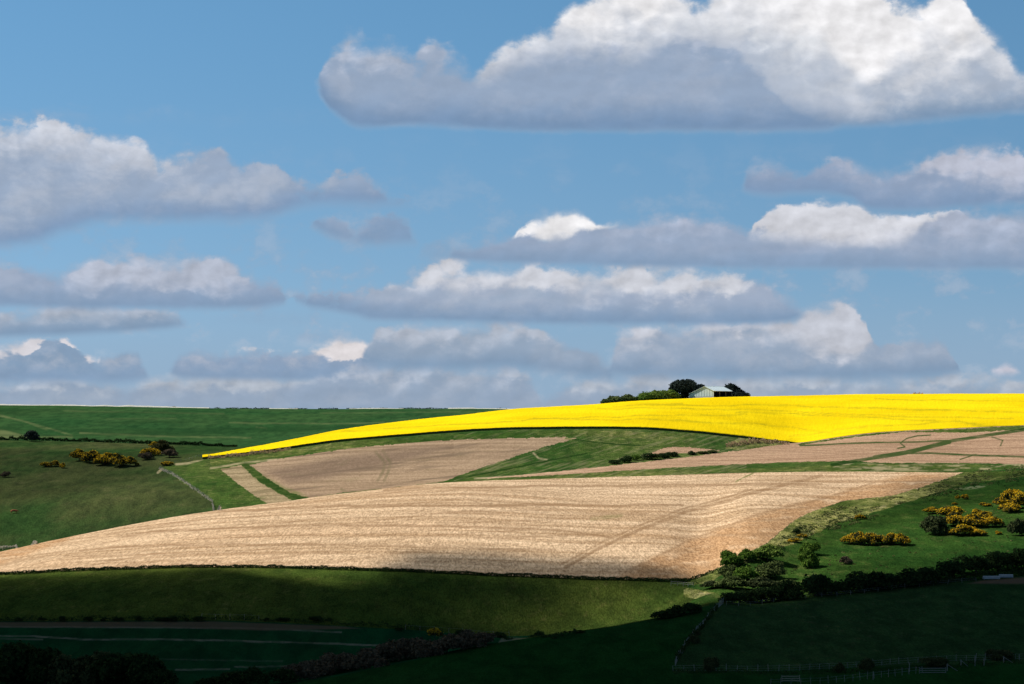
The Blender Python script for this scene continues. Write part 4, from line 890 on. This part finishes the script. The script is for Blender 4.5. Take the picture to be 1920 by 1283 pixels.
wc = t.n('ShaderNodeVectorMath', operation='MULTIPLY_ADD'); t.put(wc.inputs[0], wn.outputs['Color']); wc.inputs[1].default_value = (.16, .16, 0); t.put(wc.inputs[2], P0); PW = wc.outputs[0]
nA = t.noise(PW, 1.1, 10, .6)                    # large fractal, down to wisps
nB = t.noise(off(PW, (7, 3, 0)), 4.6, 7, .66)    # small fractal
nR0 = t.noise(PW, 1.15, 5, .52); nR1 = t.noise(off(PW, (-.11, -.15, 0)), 1.15, 4, .5)   # displaced toward the sun: relief
nL = t.noise(off(PW, (3, 9, 0)), .8, 2, .5)      # slow variation
def voro(scale, sm):
    v = t.n('ShaderNodeTexVoronoi', feature='SMOOTH_F1', voronoi_dimensions='2D'); t.put(v.inputs['Vector'], PW); v.inputs['Scale'].default_value = scale; v.inputs['Smoothness'].default_value = sm
    return t.m('SUBTRACT', .42, v.outputs['Distance'])
bil = voro(2.4, .5); bil2 = voro(6.5, .4)
rel = t.m('MULTIPLY', t.m('SUBTRACT', nR0, nR1), 6.0)
eA = t.m('SUBTRACT', nA, .5); eB = t.m('SUBTRACT', nB, .5)
edge = t.m('ADD', t.m('ADD', t.m('MULTIPLY', eA, 120), t.m('MULTIPLY', eB, 60)), t.m('MULTIPLY_ADD', bil, 30, t.m('MULTIPLY', bil2, 12)))   # ragged, billowing
edgeb = t.m('ADD', t.m('MULTIPLY', eA, 34), t.m('MULTIPLY', eB, 16))
shn = t.m('ADD', t.m('ADD', t.m('MULTIPLY', eA, 230), t.m('MULTIPLY', rel, 34)), t.m('ADD', t.m('MULTIPLY_ADD', bil, 50, t.m('MULTIPLY', bil2, 16)), t.m('MULTIPLY', eB, 36)))
sfm = t.step(.35, .65, nL)                       # where edges are crisp or dissolving
vary = t.step(.42, .68, nA)
X0c, X1c, Y0c, Y1c = -600., 2520., -120., 880.
fU = t.m('DIVIDE', t.m('SUBTRACT', U, X0c), X1c-X0c, clamp=True)
col = None; alpha = None
def curve(mapping, i, pts):
    c = mapping.curves[i]; pts = sorted(pts)
    conv = []
    for x, y in pts:
        a = math.atan((x-960)/F); conv.append(((a*F+960-X0c)/(X1c-X0c), ((HY-(HY-y)*math.cos(a))-Y0c)/(Y1c-Y0c)))
    c.points[0].location = conv[0]; c.points[1].location = conv[-1]
    for p in conv[1:-1]: c.points.new(*p)
    for p in c.points: p.handle_type = 'AUTO_CLAMPED'
def cloud(top, base, lit, cl, cm, cb, e=1.0, st=16, sb=14, soft_=46, op=1.0):
    "one bank of cloud in the sky dome: skyline, base and the line where its sunlit top gives way to its shaded face"
    global col, alpha
    x = t.n('ShaderNodeRGBCurve'); mp_ = x.mapping
    mp_.use_clip = False
    a, b = top[0][0], top[-1][0]
    T = list(top); B = list(base); L = list(lit)
    if a > X0c: T = [(a-30, (T[0][1]+B[0][1])/2+22)]+T; 
    if b < X1c: T = T+[(b+30, (T[-1][1]+B[-1][1])/2+22)]
    T = [(X0c, T[0][1]+30)]+T+[(X1c, T[-1][1]+30)]
    B = [(X0c, B[0][1]-30)]+[(a-30, B[0][1]-22)]+B+[(b+30, B[-1][1]-22)]+[(X1c, B[-1][1]-30)]
    L = [(X0c, L[0][1])]+L+[(X1c, L[-1][1])]
    for i, P in enumerate((T, B, L)):
        P = sorted({round(p[0], 1): p for p in P if X0c <= p[0] <= X1c}.values()); curve(mp_, i, P)
    mp_.update()
    cc = t.n('ShaderNodeCombineColor'); 
    for i in range(3): t.put(cc.inputs[i], fU)
    t.put(x.inputs['Color'], cc.outputs[0]); sc_ = t.n('ShaderNodeSeparateColor'); t.put(sc_.inputs[0], x.outputs[0])
    yt, yb, yl = [t.m('MULTIPLY_ADD', sc_.outputs[i], Y1c-Y0c, Y0c) for i in range(3)]
    mt = t.m('ADD', t.m('SUBTRACT', Vv, yt), t.m('MULTIPLY', t.m('ADD', t.m('MULTIPLY', edge, .82), 13.0), e))
    mb_ = t.m('DIVIDE', t.m('ADD', t.m('SUBTRACT', yb, Vv), t.m('MULTIPLY', edgeb, e*.6)), sb)
    k = t.m('MULTIPLY', t.step(-.5*st, t.m('MULTIPLY_ADD', sfm, 2.2*st, .5*st), mt), t.step(-.7, 1.2, mb_))
    if op < 1: k = t.m('MULTIPLY', k, op)
    lt = t.step(-.5, .5, t.m('DIVIDE', t.m('ADD', t.m('SUBTRACT', t.m('SUBTRACT', yl, 9.0), Vv), t.m('MULTIPLY', shn, e*.66)), t.m('MULTIPLY_ADD', sfm, soft_*1.3, soft_*.55)))
    bs = t.step(64*e+22, 4, t.m('ADD', t.m('SUBTRACT', yb, Vv), t.m('MULTIPLY', edgeb, e)))
    c = t.mix(t.m('MULTIPLY', vary, .36), cm, cl); c = t.mix(t.m('MULTIPLY', bs, .9), c, cb); c = t.mix(lt, c, cl)
    g = t.m('MULTIPLY_ADD', t.m('SUBTRACT', rel, .12), t.m('MULTIPLY_ADD', lt, .12, .055), 1.0)
    gc = t.n('ShaderNodeCombineXYZ'); [t.put(gc.inputs[i], g) for i in range(3)]
    c = t.mix(1, c, gc.outputs[0], 'MULTIPLY')
    col = c if col is None else t.mix(k, col, c)
    alpha = k if alpha is None else t.m('SUBTRACT', 1.0, t.m('MULTIPLY', t.m('SUBTRACT', 1.0, alpha), t.m('SUBTRACT', 1.0, k)))
def lin(r, g, b): return tuple((((v/255+.055)/1.055)**2.4 if v > 10 else v/255/12.92)/2**EXPO for v in (r-1, g, b-5))
WH = lin(240, 238, 245); W2 = lin(212, 214, 228); LG = lin(182, 188, 210); MG = lin(156, 170, 197); DB = lin(122, 150, 186); BL = lin(134, 158, 192); PL = lin(166, 178, 205)
# farthest bank along the horizon, then nearer and nearer ones
hz = t.m('MULTIPLY', t.step(500, 740, Vv), .72); wsp = t.m('MULTIPLY', t.m('MULTIPLY', t.step(.46, .62, nA), t.step(200, 600, Vv)), .55)
col = t.mix(t.step(.5, .7, nA), lin(146, 169, 200), lin(172, 184, 208)); alpha = t.m('MAXIMUM', hz, wsp)
cloud([(-300, 725), (0, 716), (80, 705), (230, 722), (290, 712), (480, 700), (700, 700), (900, 700), (975, 712), (1010, 745), (1050, 735), (1090, 720), (1300, 706), (1560, 705), (1800, 712), (1920, 715), (2250, 712)], [(-300, 900), (2250, 900)], [(-300, 735), (2250, 735)], lin(180, 188, 206), lin(150, 166, 193), lin(148, 164, 192), .42, 14, 20, 26)
cloud([(-300, 650), (0, 648), (60, 640), (110, 640), (145, 655), (185, 678), (215, 668), (250, 660), (272, 690)], [(-300, 722), (0, 722), (180, 722), (272, 715)], [(-300, 665), (0, 672), (50, 676), (75, 650), (105, 648), (150, 672), (180, 684), (205, 640), (280, 640)], lin(214, 211, 222), lin(135, 158, 190), BL, .4, 9, 14, 9)
cloud([(318, 700), (335, 665), (380, 660), (430, 668), (480, 662), (540, 668), (585, 664), (608, 648), (640, 641), (690, 648), (702, 675), (700, 700)], [(318, 700), (340, 710), (480, 714), (640, 716), (700, 712)], [(320, 640), (480, 664), (540, 666), (590, 668), (630, 684), (690, 682), (702, 660)], lin(226, 220, 227), lin(143, 162, 193), BL, .4, 9, 9, 10)
cloud([(520, 735), (640, 700), (690, 690), (800, 690), (960, 695), (1000, 715)], [(520, 800), (1000, 800)], [(520, 700), (640, 720), (900, 716), (1000, 720)], lin(178, 186, 206), lin(148, 165, 193), BL, .45, 14, 20, 26, .9)
cloud([(400, 600), (470, 590), (540, 588), (600, 596)], [(400, 604), (480, 606), (600, 604)], [(400, 560), (600, 560)], PL, lin(136, 164, 196), BL, .5, 18, 16, 20, .45)
cloud([(790, 470), (830, 455), (860, 470)], [(790, 485), (830, 492), (860, 488)], [(790, 400), (860, 400)], PL, lin(134, 160, 192), BL, .5, 20, 16, 20, .5)
cloud([(560, 632), (620, 628), (660, 630)], [(560, 634), (620, 640), (660, 636)], [(560, 600), (660, 600)], PL, lin(134, 160, 192), BL, .35, 16, 14, 20, .6)
cloud([(690, 650), (715, 620), (780, 610), (900, 608), (1000, 620), (1050, 645), (1110, 660), (1140, 680)], [(690, 690), (800, 700), (960, 695), (1060, 705), (1140, 715)], [(690, 640), (760, 650), (900, 650), (1000, 640), (1140, 640)], lin(180, 188, 208), lin(148, 165, 192), lin(126, 152, 186), .4, 14, 18, 34)
cloud([(1148, 672), (1165, 625), (1230, 612), (1300, 614), (1400, 608), (1480, 598), (1515, 575), (1560, 570), (1600, 588), (1630, 620), (1650, 655), (1700, 645), (1750, 642), (1782, 665), (1792, 690)], [(1148, 705), (1300, 712), (1600, 716), (1700, 712), (1792, 704)], [(1148, 640), (1200, 650), (1260, 632), (1350, 630), (1450, 640), (1520, 668), (1590, 684), (1640, 650), (1700, 620), (1792, 600)], lin(196, 199, 215), lin(151, 167, 194), lin(126, 152, 186), .42, 12, 16, 40)
cloud([(1865, 690), (1885, 682), (1905, 690)], [(1865, 703), (1885, 706), (1905, 704)], [(1860, 720), (1905, 720)], lin(205, 203, 220), LG, MG, .3, 12, 10, 20, .9)
cloud([(-300, 575), (0, 585), (80, 582), (130, 574), (250, 580), (335, 592), (348, 602)], [(-300, 640), (0, 634), (150, 630), (260, 622), (348, 612)], [(-300, 600), (0, 606), (348, 600)], lin(178, 187, 208), lin(150, 167, 194), lin(128, 154, 188), .32, 12, 10, 34)
cloud([(-300, 520), (0, 508), (50, 500), (105, 508), (140, 486), (180, 482), (215, 492), (260, 482), (310, 490), (380, 482), (440, 498), (470, 522), (500, 522), (525, 540), (534, 556)], [(-300, 575), (0, 578), (200, 582), (400, 582), (534, 572)], [(-300, 480), (0, 490), (100, 500), (130, 540), (250, 545), (380, 552), (450, 540), (500, 510), (534, 500)], lin(184, 191, 213), lin(152, 168, 198), lin(130, 155, 190), .5, 13, 11, 46)
cloud([(560, 560), (640, 550), (700, 542), (760, 532), (820, 507), (870, 499), (960, 501), (1100, 506), (1300, 509), (1400, 520), (1450, 538), (1490, 562), (1505, 584)], [(560, 572), (650, 590), (700, 602), (800, 604), (1000, 609), (1300, 611), (1400, 611), (1505, 598)], [(560, 520), (690, 536), (760, 545), (830, 550), (950, 548), (1050, 556), (1200, 562), (1350, 560), (1430, 540), (1505, 530)], lin(206, 208, 222), lin(160, 173, 200), lin(125, 152, 188), .5, 14, 10, 34)
for q in ([(690, 552), (770, 544), (850, 548), (905, 560)], [(925, 556), (1000, 548), (1050, 558), (1090, 562)], [(1088, 545), (1110, 528), (1140, 535), (1165, 560)]):
    cloud(q, [(a, y+16) for a, (x, y) in zip([p[0] for p in q], q)], [(q[0][0], 400), (q[-1][0], 400)], LG, lin(150, 168, 197), lin(158, 173, 200), .4, 12, 12, 20, .8)
cloud([(965, 440), (985, 426), (1020, 410), (1060, 397), (1090, 398), (1108, 412), (1130, 420), (1160, 414)], [(965, 452), (1060, 456), (1100, 445), (1160, 424)], [(965, 500), (1160, 500)], WH, W2, LG, .28, 8, 8, 20)
cloud([(1405, 432), (1450, 400), (1500, 388), (1550, 377), (1600, 382), (1640, 402), (1720, 404), (1800, 400)], [(1405, 470), (1800, 480)], [(1405, 470), (1600, 470), (1800, 440)], lin(212, 213, 226), LG, MG, .45, 10, 16, 40)
cloud([(850, 478), (890, 460), (930, 442), (970, 446), (1060, 449), (1100, 436), (1170, 417), (1250, 406), (1350, 412), (1420, 436), (1500, 446), (1600, 462), (1700, 448), (1740, 416), (1800, 402), (1920, 392), (2250, 400)], [(850, 486), (900, 494), (1000, 498), (1200, 502), (1500, 506), (1920, 506), (2250, 500)], [(850, 400), (1100, 420), (1200, 440), (1300, 440), (1400, 430), (1600, 462), (1760, 450), (1920, 450), (2250, 450)], lin(174, 183, 208), lin(151, 167, 197), lin(132, 157, 192), .4, 12, 10, 50)
cloud([(1395, 340), (1405, 312), (1450, 306), (1500, 326), (1540, 312), (1570, 303), (1640, 316), (1700, 318), (1750, 298), (1850, 284), (1920, 287), (2250, 300)], [(1395, 362), (1450, 370), (1500, 366), (1600, 376), (1625, 394), (1700, 398), (1800, 392), (1920, 384), (2250, 380)], [(1395, 290), (1600, 300), (1740, 330), (1850, 345), (1920, 350), (2250, 350)], lin(188, 192, 213), lin(146, 163, 195), lin(126, 152, 190), .5, 14, 12, 50)
cloud([(590, 425), (625, 420), (650, 432), (700, 412), (740, 403), (765, 415), (778, 440)], [(590, 432), (640, 454), (700, 462), (778, 460)], [(590, 380), (778, 400)], LG, lin(136, 158, 193), lin(126, 153, 190), .5, 16, 16, 40, .92)
cloud([(-300, 250), (0, 238), (60, 229), (110, 240), (200, 252), (260, 264), (283, 292), (300, 312), (340, 290), (390, 281), (450, 305), (520, 322), (600, 348), (635, 328), (665, 321), (700, 345), (725, 364), (765, 378)], [(-300, 475), (0, 466), (60, 460), (120, 440), (200, 418), (400, 418), (500, 412), (540, 400), (600, 388), (700, 388), (765, 387)], [(-300, 290), (0, 290), (60, 280), (150, 290), (250, 310), (290, 315), (330, 285), (420, 255), (520, 270), (765, 280)], lin(205, 209, 225), lin(153, 169, 198), lin(122, 150, 190), .6, 13, 20, 90)
# the great cloud: bright towers behind, grey shaded folds in front
cloud([(880, 160), (905, 125), (950, 90), (1000, 68), (1030, 52), (1055, 28), (1090, 8), (1130, -12), (1250, -20), (1288, -2), (1310, 6), (1340, -16), (1500, -40), (1600, -30), (1640, 2), (1690, 12), (1735, 12), (1765, -12), (1800, -6), (1822, 22), (1850, 58), (1885, 85), (1920, 140), (2000, 150), (2250, 200)], [(880, 235), (1000, 245), (1400, 245), (1600, 240), (1700, 232), (1850, 218), (1920, 212), (2250, 220)], [(880, 110), (1100, 70), (1300, 60), (1400, 70), (1480, 100), (1560, 150), (1620, 165), (1700, 135), (1800, 110), (1880, 110), (2250, 120)], WH, lin(170, 181, 204), lin(116, 145, 182), .55, 14, 12, 125)
cloud([(1230, 70), (1290, 30), (1370, 38), (1420, 60), (1500, 95), (1560, 130)], [(1230, 235), (1560, 235)], [(1230, 60), (1560, 110)], lin(222, 224, 234), lin(196, 201, 218), lin(170, 180, 204), .5, 24, 40, 60, .6)
cloud([(1385, 100), (1420, 58), (1470, 62), (1530, 58), (1560, 95), (1600, 140), (1640, 175)], [(1385, 215), (1640, 215)], [(1385, 100), (1450, 100), (1530, 105), (1640, 150)], lin(215, 218, 230), lin(176, 186, 208), lin(150, 166, 196), .5, 30, 60, 60, .7)
cloud([(598, 165), (608, 125), (640, 82), (670, 68), (700, 80), (740, 92), (775, 115), (805, 88), (835, 104), (868, 122), (900, 142), (950, 112), (1000, 94), (1060, 78), (1100, 98), (1150, 102), (1200, 96), (1250, 78), (1320, 76), (1370, 92), (1415, 130), (1450, 165), (1500, 195), (1560, 215)], [(598, 178), (625, 214), (690, 242), (760, 236), (830, 239), (1000, 246), (1250, 246), (1560, 246)], [(598, 110), (660, 130), (740, 130), (800, 80), (870, 100), (930, 150), (1000, 100), (1200, 80), (1450, 100)], lin(178, 187, 210), lin(150, 167, 197), lin(116, 145, 185), .75, 24, 12, 70)
# scattered fair-weather clouds over the rest of the dome
gn = t.noise(gen, 5.0, 6, .55); gk = t.m('MULTIPLY', t.step(.54, .66, gn), t.step(900, 2500, t.m('ABSOLUTE', t.m('SUBTRACT', U, 960.0))))
gk = t.m('MULTIPLY', gk, t.step(.02, .1, dz))
col = t.mix(gk, col, LG); alpha = t.m('MAXIMUM', alpha, gk)
b1 = t.n('ShaderNodeBackground'); t.put(b1.inputs[0], skyc); b1.inputs[1].default_value = .1
b2 = t.n('ShaderNodeBackground'); t.put(b2.inputs[0], col); b2.inputs[1].default_value = 1
mx = t.n('ShaderNodeMixShader'); t.put(mx.inputs[0], alpha); t.put(mx.inputs[1], b1.outputs[0]); t.put(mx.inputs[2], b2.outputs[0])
wo = t.n('ShaderNodeOutputWorld'); t.put(wo.inputs[0], mx.outputs[0])
wd.cycles.sampling_method = 'MANUAL'; wd.cycles.sample_map_resolution = 512

# ------------------------------------------------------------------ camera
cam = bpy.data.cameras.new('camera'); co = bpy.data.objects.new('camera', cam); C.objects.link(co)
co.location = (0, 0, 0); co.rotation_euler = (math.radians(90), 0, 0)
cam.sensor_width = 36; cam.sensor_fit = 'HORIZONTAL'; cam.lens = 18/math.tan(math.radians(12.5)); cam.shift_y = (HY-641.5)/1920
cam.clip_start = 1; cam.clip_end = 60000
sc = bpy.context.scene; sc.camera = co
sc.view_settings.view_transform = 'Standard'; sc.view_settings.look = 'None'; sc.view_settings.exposure = EXPO; sc.view_settings.gamma = 1
sc.cycles.transparent_max_bounces = 16
